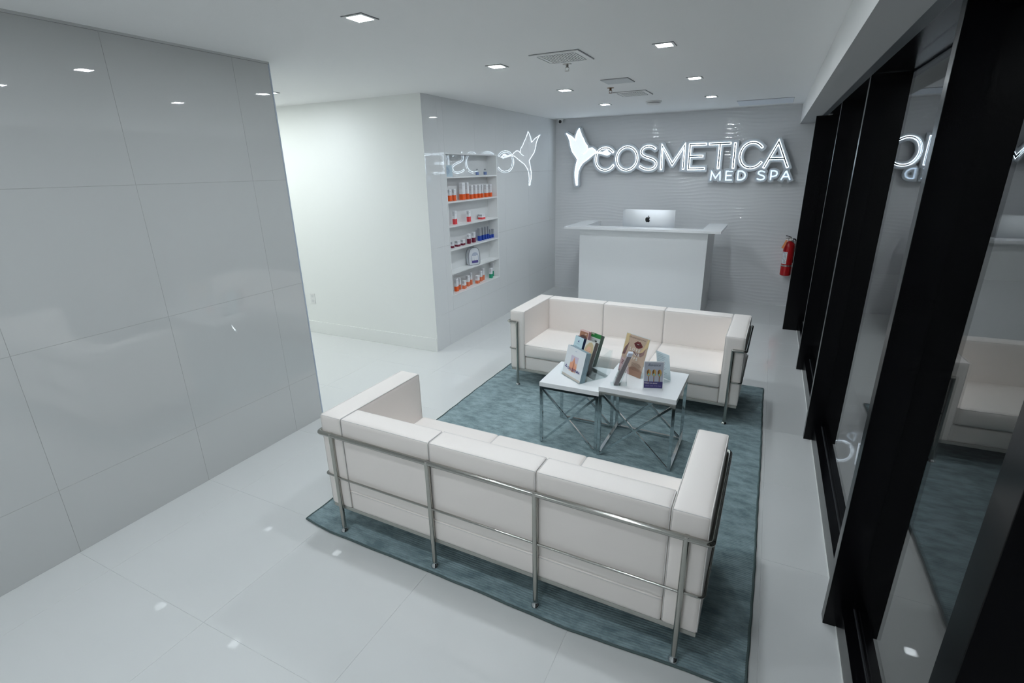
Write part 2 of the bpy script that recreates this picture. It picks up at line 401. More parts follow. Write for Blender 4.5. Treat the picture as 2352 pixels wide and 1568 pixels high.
def flat_panel(x0, x1, y0, y1, label, name, m):
    t = thing(name, label, 'ceiling panel', ((x0+x1)/2, (y0+y1)/2, H)); hx, hy = (x1-x0)/2, (y1-y0)/2
    B(-hx, hx, -hy, hy, -.007, -.0005).obj('cover', m, t)
    B(-hx-.002, hx+.002, -hy-.002, hy+.002, -.0025, -.0004).obj('rim', M_DARKGAP, t)
flat_panel(-1.324, -1.106, 4.32, 4.548, 'blank grey square ceiling plate between the two air grilles', 'ceiling_plate', mat('plate grey', (.58, .60, .61), .7))
flat_panel(-.455, .098, 6.53, 7.04, 'wide white ceiling access hatch close to the back wall', 'ceiling_hatch', mat('hatch paint', (.74, .77, .82), .7))
t = thing('smoke_detector', 'round white smoke detector on the ceiling before the back wall', 'smoke detector', (-1.24, 5.98, H))
MB().lathe([(.085, -.0005), (.085, -.012), (.078, -.016)], 32).obj('base', M_PLASTW, t)
MB().lathe([(.066, -.016), (.066, -.021)], 32).obj('vent_gap', M_DARKGAP, t)
MB().lathe([(.074, -.021), (.076, -.028), (.066, -.040), (.03, -.045), (0, -.046)], 32).obj('cover', M_PLASTW, t)
def sprinkler(x, y, label, m, up=True):
    t = thing('sprinkler', label, 'sprinkler', (x, y, H)); t.scale = (.85, .85, .72)
    MB().lathe([(.036, -.0005), (.034, -.004), (.016, -.006)], 20).obj('escutcheon', m, t)
    MB().lathe([(.010, -.004), (.012, -.012), (.010, -.024), (.014, -.026), (.014, -.032)], 14).obj('body', m, t)
    for s in (-1, 1): MB().tube([(s*.013, 0, -.03), (s*.016, 0, -.042), (s*.004, 0, -.058)], .0022, 6).obj('arm', m, t)
    MB().lathe([(.018, -.058), (.018, -.061)], 16).obj('deflector', m, t)
sprinkler(-1.325, 3.565, 'small chrome fire sprinkler below the large air grille', M_BRASS)
sprinkler(-1.372, 4.785, 'small brown fire sprinkler between blank plate and far grille', mat('brown brass', (.22, .13, .07), .5, metal=.5))
t = thing('security_camera', 'small white dome camera with black lens in the back corner', 'security camera', (-2.80, 7.29, H))
MB().lathe([(.045, -.0005), (.045, -.012), (.040, -.016)], 24).obj('base', M_PLASTW, t)
MB().lathe([(.036, -.014), (.040, -.03), (.036, -.048), (.022, -.062), (0, -.066)], 24).obj('housing', M_PLASTW, t)
o = MB().lathe([(.020, .0), (.020, .010), (.013, .012), (0, .010)], 20).obj('lens', M_LOGO, t, (.008, -.028, -.036), (math.radians(115), 0, math.radians(15)))

# ================================================================== SIGN
YF = 7.27; YK = 7.315
LET = {
 'C1': [[(-2.013, 1.976), (-2.043, 2.008), (-2.084, 2.031), (-2.131, 2.037), (-2.184, 2.026), (-2.227, 1.992), (-2.250, 1.94), (-2.257, 1.89), (-2.250, 1.84), (-2.223, 1.79), (-2.179, 1.754), (-2.122, 1.742), (-2.068, 1.749), (-2.029, 1.774), (-2.001, 1.807)]],
 'O': [[(-1.819+.141*math.cos(a*PI/16), 1.889+.149*math.sin(a*PI/16)) for a in range(32)]],
 'S': [[(-1.444, 2.002), (-1.482, 2.027), (-1.529, 2.038), (-1.580, 2.030), (-1.617, 2.005), (-1.630, 1.966), (-1.618, 1.934), (-1.58, 1.909), (-1.524, 1.891), (-1.465, 1.871), (-1.429, 1.843), (-1.418, 1.811), (-1.429, 1.777), (-1.462, 1.751), (-1.518, 1.742), (-1.582, 1.754), (-1.637, 1.785)]],
 'M': [[(-1.352, 1.743), (-1.355, 2.033), (-1.212, 1.803), (-1.072, 2.033), (-1.069, 1.743)]],
 'E': [[(-.812, 2.036), (-1.004, 2.036), (-1.002, 1.742), (-.808, 1.742)], [(-1.004, 1.893), (-.84, 1.893)]],
 'T': [[(-.77, 2.036), (-.523, 2.036)], [(-.644, 2.036), (-.640, 1.742)]],
 'I': [[(-.469, 2.036), (-.464, 1.742)]],
 'C2': [[(-.160, 1.976), (-.190, 2.008), (-.228, 2.030), (-.272, 2.038), (-.325, 2.026), (-.367, 1.992), (-.392, 1.94), (-.402, 1.886), (-.392, 1.832), (-.364, 1.782), (-.325, 1.750), (-.272, 1.738), (-.221, 1.746), (-.180, 1.770), (-.151, 1.805)]],
 'A': [[(-.116, 1.742), (.013, 2.032), (.143, 1.742)], [(-.068, 1.843), (.096, 1.843)]]}
MED = {
 'M1': [[(-.717, 1.597), (-.713, 1.702), (-.660, 1.622), (-.612, 1.702), (-.604, 1.597)]],
 'E': [[(-.467, 1.705), (-.539, 1.705), (-.536, 1.598), (-.465, 1.598)], [(-.537, 1.653), (-.475, 1.653)]],
 'D': [[(-.397, 1.598), (-.398, 1.705), (-.355, 1.704), (-.324, 1.682), (-.312, 1.652), (-.322, 1.620), (-.350, 1.600), (-.397, 1.598)]],
 'S': [[(-.096, 1.688), (-.117, 1.701), (-.147, 1.702), (-.167, 1.690), (-.168, 1.672), (-.149, 1.658), (-.112, 1.647), (-.091, 1.630), (-.095, 1.609), (-.122, 1.597), (-.151, 1.599), (-.173, 1.612)]],
 'P': [[(-.022, 1.597), (-.025, 1.702), (.009, 1.702), (.036, 1.690), (.044, 1.668), (.034, 1.645), (.006, 1.636), (-.023, 1.636)]],
 'A1': [[(.094, 1.597), (.139, 1.700), (.190, 1.597)], [(.110, 1.632), (.173, 1.632)]]}
def sm(pts, n=2):      # smooth a stroke (Chaikin), ends kept
    for _ in range(n):
        q = [pts[0]]
        for a, b in zip(pts[:-1], pts[1:]):
            q += [(a[0]*.75+b[0]*.25, a[1]*.75+b[1]*.25), (a[0]*.25+b[0]*.75, a[1]*.25+b[1]*.75)]
        pts = q+[pts[-1]]
    return pts
import numpy as np
def outline_loops(segs, polys=(), hw=.044, cell=.0035, pad=.02):
    # union of thick strokes (segs: (a, b, square)) and grown polygons, traced by marching squares
    P = [p for a, b, q in segs for p in (a, b)]+[p for pl in polys for p in pl]
    x0 = min(p[0] for p in P)-hw*1.9-pad; x1 = max(p[0] for p in P)+hw*1.9+pad; z0 = min(p[1] for p in P)-hw*1.9-pad; z1 = max(p[1] for p in P)+hw*1.9+pad
    gx = np.arange(x0, x1, cell); gz = np.arange(z0, z1, cell); X, Z = np.meshgrid(gx, gz); F = np.full(X.shape, 9.0)
    def seg(a, b, square):
        d = np.array(b)-np.array(a); L = np.hypot(*d); d = d/L; u = (X-a[0])*d[0]+(Z-a[1])*d[1]; v = -(X-a[0])*d[1]+(Z-a[1])*d[0]
        if square: e = square; return np.maximum(np.maximum(-e-u, u-L-e), np.abs(v)-hw)
        uc = np.clip(u, 0, L); return np.hypot(u-uc, v)-hw
    for a, b, q in segs: F = np.minimum(F, seg(a, b, q))
    for pl in polys:
        ins = np.zeros(X.shape, bool)
        for a, b in zip(pl, pl[1:]+pl[:1]):
            F = np.minimum(F, seg(a, b, 0))
            if a[1] != b[1]: c = ((a[1] > Z) != (b[1] > Z)) & (X < (b[0]-a[0])*(Z-a[1])/(b[1]-a[1])+a[0]); ins ^= c
        F = np.where(ins, np.minimum(F, -hw), F)
    F = np.where(F == 0, 1e-9, F); I = F < 0
    cross = (I[:-1, :-1] != I[1:, 1:]) | (I[:-1, 1:] != I[1:, :-1]) | (I[:-1, :-1] != I[:-1, 1:])
    nxt = {}; pos = {}
    for j, i in zip(*np.nonzero(cross)):
        c = [(i, j), (i+1, j), (i+1, j+1), (i, j+1)]; v = [F[q[1], q[0]] for q in c]; ent = []; ex = []
        for k in range(4):
            a, b = c[k], c[(k+1) % 4]; fa, fb = v[k], v[(k+1) % 4]
            if (fa < 0) != (fb < 0):
                key = (min(a, b), max(a, b)); t = fa/(fa-fb); pos[key] = (float(gx[a[0]]*(1-t)+gx[b[0]]*t), float(gz[a[1]]*(1-t)+gz[b[1]]*t))
                (ex if fa < 0 else ent).append((k, key))
        for k, key in ex:       # boundary runs from the exit edge back to the preceding entry edge
            kk, ek = min(ent, key=lambda e: (k-e[0]) % 4); nxt[key] = ek
    loops = []
    while nxt:
        st = next(iter(nxt)); lp = []; cur = st
        while cur in nxt: lp.append(pos[cur]); cur = nxt.pop(cur)
        o = [lp[0]]
        for k in range(1, len(lp)-1):     # drop collinear points
            a, b, c = o[-1], lp[k], lp[k+1]
            if abs((b[0]-a[0])*(c[1]-a[1])-(b[1]-a[1])*(c[0]-a[0])) > 2e-7 or math.dist(a, b) > .02: o.append(b)
        o.append(lp[-1])
        if len(o) > 3: loops.append(o)
    return loops
def plate_mb(loops, y0, y1):
    bm = bmesh.new(); vv = []
    for l in loops:
        v_ = [bm.verts.new((a, b, 0)) for a, b in l]; vv += v_
        for i in range(len(v_)): bm.edges.new((v_[i], v_[(i+1) % len(v_)]))
    bm.verts.index_update(); bmesh.ops.triangle_fill(bm, use_beauty=False, edges=list(bm.edges), normal=(0, 0, 1))
    tri = [tuple(v.index for v in f.verts) for f in bm.faces]; bm.free(); fl_ = [p for l in loops for p in l]; n = len(fl_)
    f = [tuple(t) for t in tri]+[tuple(i+n for i in t[::-1]) for t in tri]; k = 0
    for l in loops:
        m = len(l); f += [(k+i, k+(i+1) % m, k+(i+1) % m+n, k+i+n) for i in range(m)]; k += m
    return MB().add([(a, y0, b) for a, b in fl_]+[(a, y1, b) for a, b in fl_], f)
def strokes(ss, curved, ext):
    o = []
    for s_ in ss:
        p = sm(s_, 1) if curved else s_; N = len(p)-1
        for i in range(N): o.append((p[i], p[i+1], ext if (not curved) else 0))
        if curved and ext:
            for a, b in ((p[0], p[1]), (p[-1], p[-2])):
                d = Vector(a)-Vector(b); d.normalize(); o.append((a, (a[0]+d.x*.004, a[1]+d.y*.004), ext*.6))
    return o
sg = thing('lettering_sign', 'illuminated word COSMETICA in thin dark-lined glowing letters on back wall', 'sign', (-1.06, YK, 1.742))
off = Vector((1.06, -YK, -1.742))
def sobj(mb, name, m, par, off):
    mb.v = [tuple(Vector(p)+off) for p in mb.v]; return mb.obj(name, m, par)
segs = []
for k, ss in LET.items(): segs += strokes(ss if k != 'O' else [ss[0]+ss[0][:1]], k in ('C1', 'C2', 'S', 'O'), 0 if k == 'O' else .036)
sobj(plate_mb(outline_loops(segs), YF, YK), 'backing_panel', M_SIGNBACK, sg, off)
for k, ss in LET.items():
    mb = MB(); mi = MB()
    for s_ in ss:
        p = sm(s_) if k in ('C1', 'C2', 'S') else s_
        cl = k == 'O'
        mb.ribbon(p, .0128, YF-.0036, YF+.001, ext=0 if cl else .006, closed=cl); mi.ribbon(p, .0072, YF-.0052, YF-.0034, closed=cl)
    l = sobj(mb, 'letter', M_SIGNLED, sg, off); sobj(mi, 'inlay', M_INLAY, l, off)
mb = MB()
for x in (-2.12, -1.35, -1.0, -.64, -.27, .02): sobj(MB().tube([(x, YK-.001, 1.75), (x, YB, 1.75)], .006, 8), 'standoff', M_BRASS, sg, off)
sg2 = thing('small_lettering_sign', 'illuminated pale blue words MED SPA below the larger lettering', 'sign', (-.26, YK, 1.60))
off = Vector((.26, -YK, -1.60))
for word in (0, 1):
    segs = []
    for n_, (k, ss) in enumerate(MED.items()):
        if (n_ > 2) == bool(word): segs += strokes(ss, k in ('S', 'D', 'P'), .026)
    sobj(plate_mb(outline_loops(segs, hw=.033), YF+.007, YK+.003), 'backing_panel', M_SIGNBACK, sg2, off)
for k, ss in MED.items():
    mb = MB()
    for s_ in ss: mb.ribbon(sm(s_) if k in ('S',) else s_, .0070, YF+.002, YF+.0075, ext=.003 if k != 'D' else 0)
    sobj(mb, 'letter', M_SIGNMED, sg2, off)
mb = MB()
for x in (-.66, -.36, -.02, .14): sobj(MB().tube([(x, YK+.003, 1.60), (x, YB, 1.60)], .006, 8), 'standoff', M_BRASS, sg2, off)
BIRD = [(-2.696, 2.242), (-2.622, 2.2), (-2.562, 2.147), (-2.552, 2.204), (-2.533, 2.258), (-2.508, 2.295), (-2.491, 2.25), (-2.469, 2.2), (-2.444, 2.162), (-2.422, 2.112), (-2.386, 2.068), (-2.374, 2.018), (-2.347, 2.035), (-2.313, 2.039), (-2.278, 2.016), (-2.25, 1.988), (-2.182, 1.981), (-2.128, 1.968), (-2.079, 1.947), (-2.093, 1.942), (-2.161, 1.961), (-2.222, 1.973), (-2.27, 1.97), (-2.31, 1.945), (-2.377, 1.893), (-2.446, 1.848), (-2.49, 1.788), (-2.513, 1.731), (-2.522, 1.648), (-2.519, 1.547), (-2.534, 1.547), (-2.553, 1.648), (-2.556, 1.726), (-2.543, 1.815), (-2.521, 1.897), (-2.561, 1.948), (-2.604, 2.006), (-2.627, 2.07), (-2.639, 2.139), (-2.664, 2.196)]
BLOB = [(-2.152, 1.987), (-2.123, 2.001), (-2.096, 2.002), (-2.078, 1.978), (-2.044, 1.957), (-2.064, 1.95), (-2.095, 1.972), (-2.128, 1.978)]
sb = thing('bird_sign', 'glowing white hummingbird emblem with raised wings left of the lettering', 'sign', (-2.53, YK, 1.547)); off = Vector((2.53, -YK, -1.547))
tail = [((-2.5265, 1.547), (-2.5265, 1.55), .030)]
sobj(plate_mb(outline_loops(tail, [BIRD], hw=.034), YF-.003, YK+.006), 'backing_panel', M_SIGNBACK, sb, off)
bf = sobj(MB().prism(BIRD, YF-.0045, YF-.003), 'bird_face', M_SIGNSOFT, sb, off)
sobj(MB().ribbon(BIRD, .0042, YF-.0065, YF-.003, closed=True), 'glowing_outline', M_SIGNLED, bf, off)
sobj(MB().ribbon([(-2.44, 1.965), (-2.40, 1.985), (-2.374, 2.018)], .0035, YF-.0065, YF-.003), 'wing_line', M_SIGNLED, bf, off)
sobj(MB().prism(BLOB, YF-.0055, YF-.002), 'flower', M_SIGNLED, sb, off)
mb = MB()
for x, z in ((-2.535, 1.62), (-2.53, 2.0), (-2.30, 1.99)): sobj(MB().tube([(x, YK-.001, z), (x, YB, z)], .006, 8), 'standoff', M_BRASS, sb, off)

# ================================================================== NICHE AND PRODUCTS
ni = thing('display_niche', 'tall white recessed shelf unit with five boards in the tiled wall', 'shelf', (XS, (NY0+NY1)/2, NZ0))
M_SHELF = mat('white shelf board', (.88, .89, .89), .35)
hy = (NY1-NY0)/2; zt = NZ1-NZ0; D0 = -.125
B(D0-.01, D0, -hy, hy, 0, zt).obj('back_panel', mat('glossy white back', (.80, .815, .82), .015, coat=.5, coat_r=.01), ni)
for s in (-1, 1): B(D0, .002, min(s*hy, s*(hy-.010)), max(s*hy, s*(hy-.010)), 0, zt).obj('side_panel', M_SHELF, ni)
B(D0, .002, -hy+.01, hy-.01, zt-.010, zt).obj('top_panel', M_SHELF, ni)
B(D0, .002, -hy+.01, hy-.01, -.010+.010, .008).obj('bottom_panel', M_SHELF, ni)
SZ = [1.722, 1.481, 1.240, 1.001, .755, NZ0+.008]
shm = B(D0, .001, -hy+.01, hy-.01, -.013, 0).mesh('shelf', M_SHELF)
for z in SZ[:5]: link('shelf', shm, ni, (0, 0, z-NZ0))
def carton(y0, y1, z, h, band, bandm, topm, label, group, xf=-2.955, side=None):
    D_ = y1-y0; w_ = D_*.44; d_ = D_*.33
    y1 += (-2.955-xf)*1.5
    t = thing('product_box', label, 'box', (xf-d_/2, y1-w_/2, z), 0, group)
    hb = h*band
    RB(-d_/2, d_/2, -w_/2, w_/2, 0, h, r=.0008).obj('carton', topm, t)
    e = .0006
    B(-d_/2-e, d_/2+e, -w_/2-e, w_/2+e, .0005, hb).obj('colour_band', bandm, t)
    mb = MB()
    for k in range(6):
        zz = h*.93-k*(h-hb)*.085
        if zz < hb+.004: break
        mb.box(-d_/2+.002, d_/2-.003, -w_/2-.0008, -w_/2, zz-.0018, zz)
    for k in range(2): mb.box(d_/2, d_/2+.0008, -w_/2+.003, w_/2-.008, h*.86-k*.007, h*.86-k*.007+.0012)
    mb.obj('printed_text', M_INK, t)
    return t
OR = C('carton orange', 246, 98, 26); CO = C('carton coral', 235, 72, 78); MA = C('carton maroon', 118, 14, 48); BL = C('carton blue', 20, 70, 175); PE = C('carton peach', 240, 132, 92); GR = C('carton green', 14, 160, 120); WH = mat('carton white', (.88, .89, .92), .4); GY = mat('carton grey', (.36, .38, .40), .4)
g2 = 'orange banded cartons on the second shelf'
z = SZ[1]
for y0, y1, h, l in [(4.515, 4.599, .118, 'short orange-banded carton at the far left of the second shelf'), (4.601, 4.683, .119, 'second short orange-banded carton on the second shelf'), (4.744, 4.871, .176, 'tallest and widest orange-banded carton on the second shelf'), (4.877, 4.95, .177, 'tall narrow orange-banded carton right of the widest one'), (4.956, 5.04, .144, 'first of four mid-height orange cartons right of the tall pair'), (5.045, 5.131, .143, 'second of four mid-height orange cartons on the second shelf'), (5.134, 5.214, .143, 'third of four mid-height orange cartons on the second shelf'), (5.216, 5.272, .143, 'fourth and narrowest of the mid-height orange cartons'), (5.288, 5.383, .141, 'left carton of the orange pair at the second shelf\'s right end'), (5.388, 5.478, .140, 'rightmost orange-banded carton on the second shelf')]:
    carton(y0, y1, z, h, .33 if h > .12 else .48, OR, WH, l, g2)
g3 = 'coral banded cartons on the third shelf'; z = SZ[2]
for y0, y1, h, b, l in [(4.586, 4.678, .140, .40, 'tall coral-banded carton at the left of the third shelf'), (4.875, 4.964, .118, .46, 'coral-banded carton in the middle of the third shelf'), (5.129, 5.292, .056, .38, 'low wide coral-banded carton at the right of the third shelf')]:
    carton(y0, y1, z, h, b, CO, WH, l, g3)
g4 = 'maroon banded cartons on the fourth shelf'; z = SZ[3]
for y0, y1, h, b, l in [(4.52, 4.593, .066, .34, 'low maroon-banded carton at the far left of the fourth shelf'), (4.599, 4.719, .062, .34, 'second low maroon-banded carton, the widest of three'), (4.721, 4.819, .063, .34, 'third low maroon-banded carton beside the taller maroon pair'), (4.858, 4.944, .108, .50, 'left of two taller maroon-banded cartons'), (4.962, 5.05, .116, .46, 'right of two taller maroon-banded cartons, beside the blue ones')]:
    carton(y0, y1, z, h, b, MA, WH, l, g4)
g5 = 'blue cartons with grey tops on the fourth shelf'
for y0, y1, h, l in [(5.097, 5.19, .145, 'widest tall blue and grey carton, leftmost of the six'), (5.194, 5.256, .146, 'second tall blue and grey carton'), (5.256, 5.319, .147, 'third tall blue and grey carton'), (5.324, 5.373, .145, 'fourth blue and grey carton, last of the tall ones'), (5.373, 5.43, .106, 'left of the two short blue and grey cartons'), (5.433, 5.492, .104, 'rightmost short blue and grey carton on the fourth shelf')]:
    carton(y0, y1, z, h, .40, BL, GY, l, g5)
g6 = 'cartons on the bottom of the niche'; z = SZ[5]
for y0, y1, h, b, c, l, xf in [(4.546, 4.637, .140, .38, OR, 'bright orange-banded carton at the left of the niche bottom', -2.95), (4.639, 4.690, .130, .42, PE, 'peach-banded carton tucked right of the bright orange one', -2.965), (4.705, 4.800, .092, .42, PE, 'lowest peach-banded carton in front of the left trio', -2.935), (4.79, 4.888, .124, .42, PE, 'middle peach-banded carton of the left trio', -2.96), (4.878, 4.939, .140, .42, PE, 'tallest peach-banded carton of the left trio', -2.975), (4.999, 5.103, .092, .38, PE, 'lowest peach-banded carton in front of the right trio', -2.935), (5.085, 5.178, .124, .42, PE, 'middle peach-banded carton of the right trio', -2.96), (5.159, 5.231, .140, .42, PE, 'tallest peach-banded carton of the right trio', -2.975), (5.339, 5.425, .120, .42, GR, 'short green-banded carton at the niche bottom\'s right end', -2.935), (5.40, 5.490, .168, .38, GR, 'tall green-banded carton behind the short green one', -2.975)]:
    carton(y0, y1, z, h, b, c, WH, l, g6, xf)
# tented card and two vials on the top shelf
z = SZ[0]
t = thing('tent_card', 'pale blue folded card standing at the left of the top shelf', 'card', (-2.952, 4.535, z), math.radians(-38)); t.scale = (1, .74, 1.05)
MB().add([(.02, -.07, 0), (.02, .07, 0), (-.005, .07, .105), (-.005, -.07, .105), (.018, -.07, 0), (.018, .07, 0), (-.007, .07, .105), (-.007, -.07, .105)], [(0, 1, 2, 3), (7, 6, 5, 4), (0, 4, 5, 1), (1, 5, 6, 2), (2, 6, 7, 3), (3, 7, 4, 0)]).obj('front_flap', C('card blue', 200, 220, 232), t)
MB().add([(-.035, -.07, 0), (-.035, .07, 0), (-.005, .07, .105), (-.005, -.07, .105), (-.037, -.07, 0), (-.037, .07, 0), (-.007, .07, .105), (-.007, -.07, .105)], [(0, 1, 2, 3), (7, 6, 5, 4), (0, 4, 5, 1), (1, 5, 6, 2), (2, 6, 7, 3), (3, 7, 4, 0)]).obj('back_flap', C('card teal', 120, 160, 165), t)
mb = MB()
for k in range(7):
    r_ = .012+.0035*k; pts = [(.0205-.238*(r_*math.sin(a*PI/6)+.055)*1.0+.0, r_*math.cos(a*PI/6)*.9, r_*math.sin(a*PI/6)*.9+.055) for a in range(12)]
    if k % 2 == 0: mb.tube([(.0215-.238*p[2], p[1], p[2]) for p in pts], .0007, 4, closed=True)
mb.obj('printed_pattern', C('pattern blue', 120, 150, 190), t)
for y, l in ((5.155, 'left small clear vial with blue label on the top shelf'), (5.335, 'right small clear vial with blue label on the top shelf')):
    t = thing('vial', l, 'bottle', (-2.96, y, z), 0, 'glass vials on the top shelf')
    MB().lathe([(0, .001), (.017, .001), (.018, .004), (.018, .046), (.009, .052), (.009, .056)], 18).obj('glass_body', M_ACRYL, t)
    MB().lathe([(.0185, .006), (.0185, .038)], 18).obj('label_band', C('vial blue', 120, 140, 190), t)
    MB().lathe([(.011, .056), (.0115, .058), (.0115, .068), (.010, .070)], 18).obj('cap', GY, t)
# wash bag on the fifth shelf
z = SZ[4]
t = thing('toiletry_bag', 'silver zipped travel bag with clear window showing purple cartons', 'bag', (-2.958, 4.980, z), math.radians(90-30)); t.scale = (1.12, 1.12, 1.06)
prof = []
for a, b in [(-.062, .012), (-.064, .06), (-.062, .12), (-.050, .165), (-.028, .183), (0, .187), (.028, .183), (.050, .165), (.062, .12), (.064, .06), (.062, .012), (.052, .002), (-.052, .002)]: prof.append((a*1.02, b))
prof = sm(prof+[prof[0]], 1)[:-1]
M_SILV = mat('silver fabric', (.74, .77, .82), .35)
fn = lambda a, y, b: (a, y, b)
MB().prism(prof, -.026, .026).obj('body', M_SILV, t)
e = MB()
e.tube([(a, -.026, b) for a, b in prof], .0035, 6, closed=True); e.tube([(a, .026, b) for a, b in prof], .0035, 6, closed=True); e.obj('edge_piping', mat('dark piping', (.30, .32, .35), .5), t)
win = [(a*.62+.008, (b-.09)*.62+.075) for a, b in prof]
MB().prism(win, -.0280, -.0262).obj('clear_window', C('bag window', 190, 198, 215, .15), t)
MB().box(-.030, .040, -.0295, -.0282, .024, .050).obj('purple_cartons', C('bag purple', 92, 84, 150), t)
mb = MB()
for x in (-.026, -.002, .020): mb.box(x, x+.018, -.0292, -.0282, .050, .095+.012*random.random())
mb.obj('white_cartons', WH, t)
MB().tube([(a*1.012, 0, b*1.008) for a, b in prof[3:-6]], .0022, 6).obj('zip', M_BRASS, t)
MB().tube([(-.018, 0, .186), (-.016, 0, .205), (0, 0, .212), (.016, 0, .205), (.018, 0, .186)], .003, 6).obj('handle', M_SILV, t)

# wall plates
def plate(loc, rz, label, name, w_=.072, h_=.116, kind='outlet'):
    t = thing(name, label, 'socket' if kind == 'outlet' else 'switch', loc, rz)
    RB(-w_/2, w_/2, -.006, 0, -h_/2, h_/2, r=.0015).obj('cover_plate', M_PLASTW, t)
    if kind == 'outlet':
        for s in (-1, 1):
            RB(-.017, .017, -.008, -.0055, s*.028-.014, s*.028+.014, r=.001).obj('receptacle', mat('receptacle white', (.70, .71, .71), .4), t)
    else: RB(-.012, .012, -.009, -.0055, -.03, .03, r=.001).obj('rocker', mat('receptacle white', (.70, .71, .71), .4), t)
plate((-4.60, YW, .412), 0, 'white wall socket low on the bright hallway wall', 'wall_socket')
plate((XS, 7.17, 1.075), math.radians(90), 'small white switch on tiled wall near the back corner', 'wall_switch', .030, .07, 'switch')

# ================================================================== RECEPTION DESK AND COMPUTER
dk = thing('reception_desk', 'white U-shaped reception desk with overhanging counter before wavy wall', 'desk', (-1.39, 6.24, 0), -.012)
KT = 1.07; TT = .026; ox = .945
mb = MB()
outl = [(-ox, 0), (ox, 0), (ox, .885), (ox-.222, .885), (ox-.222, .215), (-ox+.222, .215), (-ox+.222, .885), (-ox, .885)]
n = len(outl); vs = [(a, b, KT-TT) for a, b in outl]+[(a, b, KT) for a, b in outl]
tri = geometry.tessellate_polygon([[Vector((a, b, 0)) for a, b in outl]])
mb.add(vs, [tuple(t_) for t_ in tri]+[tuple(i+n for i in t_) for t_ in tri]+[(i, (i+1) % n, (i+1) % n+n, i+n) for i in range(n)])
mb.obj('counter_top', M_WHITE, dk)
bx0, bx1 = -.765, .80
RB(bx0, bx1, .10, .14, 0, KT-TT, r=.001).obj('front_panel', M_DESK, dk)
B(bx0, bx0+.035, .14, .86, 0, KT-TT).obj('side_panel', M_DESK, dk); B(bx1-.035, bx1, .14, .86, 0, KT-TT).obj('side_panel', M_DESK, dk)
RB(bx0+.035, bx1-.035, .14, .74, .73, .755, r=.001).obj('work_top', M_DESK, dk)
im = thing('desktop_computer', 'silver all-in-one computer seen from behind on the desk', 'computer', (-1.34, 6.60, .755), -.02)
# curved aluminium back
bw, bh = .325, .44; zb = .075
nxs, nzs = 24, 16; vs = []; fs = []
for j in range(nzs+1):
    v = -1+2*j/nzs
    for i in range(nxs+1):
        u = -1+2*i/nxs; d_ = .034*(1-abs(u)**2.6)*(1-abs(v)**2.2)
        vs.append((u*bw, -.004-d_, zb+bh/2+v*bh/2))
for j in range(nzs):
    for i in range(nxs): a = j*(nxs+1)+i; fs.append((a, a+1, a+nxs+2, a+nxs+1))
mb = MB().add(vs, fs, True); mb.box(-bw, bw, -.004, .002, zb, zb+bh); mb.obj('back_shell', M_ALU, im)
B(-bw+.002, bw-.002, .002, .004, zb+.002, zb+bh-.002).obj('screen', M_LOGO, im)
MB().add([(-.09, -.14, 0), (.09, -.14, 0), (.09, .05, 0), (-.09, .05, 0), (-.09, -.14, .006), (.09, -.14, .006), (.09, .05, .006), (-.09, .05, .006)], [(0, 3, 2, 1), (4, 5, 6, 7), (0, 1, 5, 4), (1, 2, 6, 5), (2, 3, 7, 6), (3, 0, 4, 7)]).add([(-.085, -.132, .006), (.085, -.132, .006), (.085, -.126, .006), (-.085, -.126, .006), (-.07, -.036, .24), (.07, -.036, .24), (.07, -.030, .24), (-.07, -.030, .24)], [(0, 1, 5, 4), (1, 2, 6, 5), (2, 3, 7, 6), (3, 0, 4, 7), (4, 5, 6, 7)]).obj('stand', M_ALU, im)
ap = [(0, .030), (.010, .034), (.020, .033), (.028, .026), (.021, .017), (.0195, .008), (.0215, -.001), (.029, -.008), (.024, -.020), (.017, -.028), (.010, -.028), (.001, -.025), (-.007, -.028), (-.015, -.027), (-.024, -.013), (-.028, .003), (-.027, .018), (-.020, .029), (-.010, .033)]
leaf = [(.001, .037), (.004, .046), (.011, .052), (.013, .052), (.012, .044), (.007, .038)]
lz = .393
lg = MB().prism([(a*1.0, b*1.0+lz) for a, b in ap], -.0405, -.030).prism([(a, b+lz) for a, b in leaf], -.0405, -.030).obj('logo', M_LOGO, im)
# ================================================================== FIRE EXTINGUISHER
fe = thing('fire_extinguisher', 'red fire extinguisher hung on the back wall beside black frame', 'fire extinguisher', (.297, 7.288, .43))
MB().lathe([(.056, 0), (.062, .004), (.0635, .012), (.0635, .36), (.058, .395), (.040, .418), (.022, .428), (.018, .432)], 28).obj('cylinder', M_RED, fe)
MB().lathe([(.0645, .118), (.0645, .136)], 28).obj('steel_band', M_BRASS, fe)
MB().lathe([(.018, .428), (.018, .455), (.013, .462), (.013, .478)], 16).obj('valve', M_BRASS, fe)
MB().tube([(0, 0, .462), (-.02, -.02, .472), (-.05, -.04, .468)], .005, 6).obj('lower_handle', M_BRASS, fe)
MB().tube([(.01, 0, .475), (-.02, -.02, .492), (-.055, -.045, .500)], .005, 6).obj('lever', M_LOGO, fe)
MB().lathe([(.014, 0), (.014, .010)], 14).obj('gauge', M_PLASTW, fe, (.012, -.020, .452), (math.radians(80), 0, 0))
MB().tube(corner_path([(.016, 0, .452), (.055, .01, .462), (.070, .01, .42), (.068, .0, .25), (.0665, -.012, .16)], .02), .007, 8).obj('hose', M_LOGO, fe)
mb = MB(); seg = 8
for i in range(seg):
    a0 = math.radians(-165+i*65/seg); a1 = math.radians(-165+(i+1)*65/seg); r_ = .0642
    mb.add([(r_*math.cos(a0), r_*math.sin(a0), .15), (r_*math.cos(a1), r_*math.sin(a1), .15), (r_*math.cos(a1), r_*math.sin(a1), .30), (r_*math.cos(a0), r_*math.sin(a0), .30)], [(0, 1, 2, 3)])
lb = mb.obj('label', M_PAPER, fe)
mb = MB()
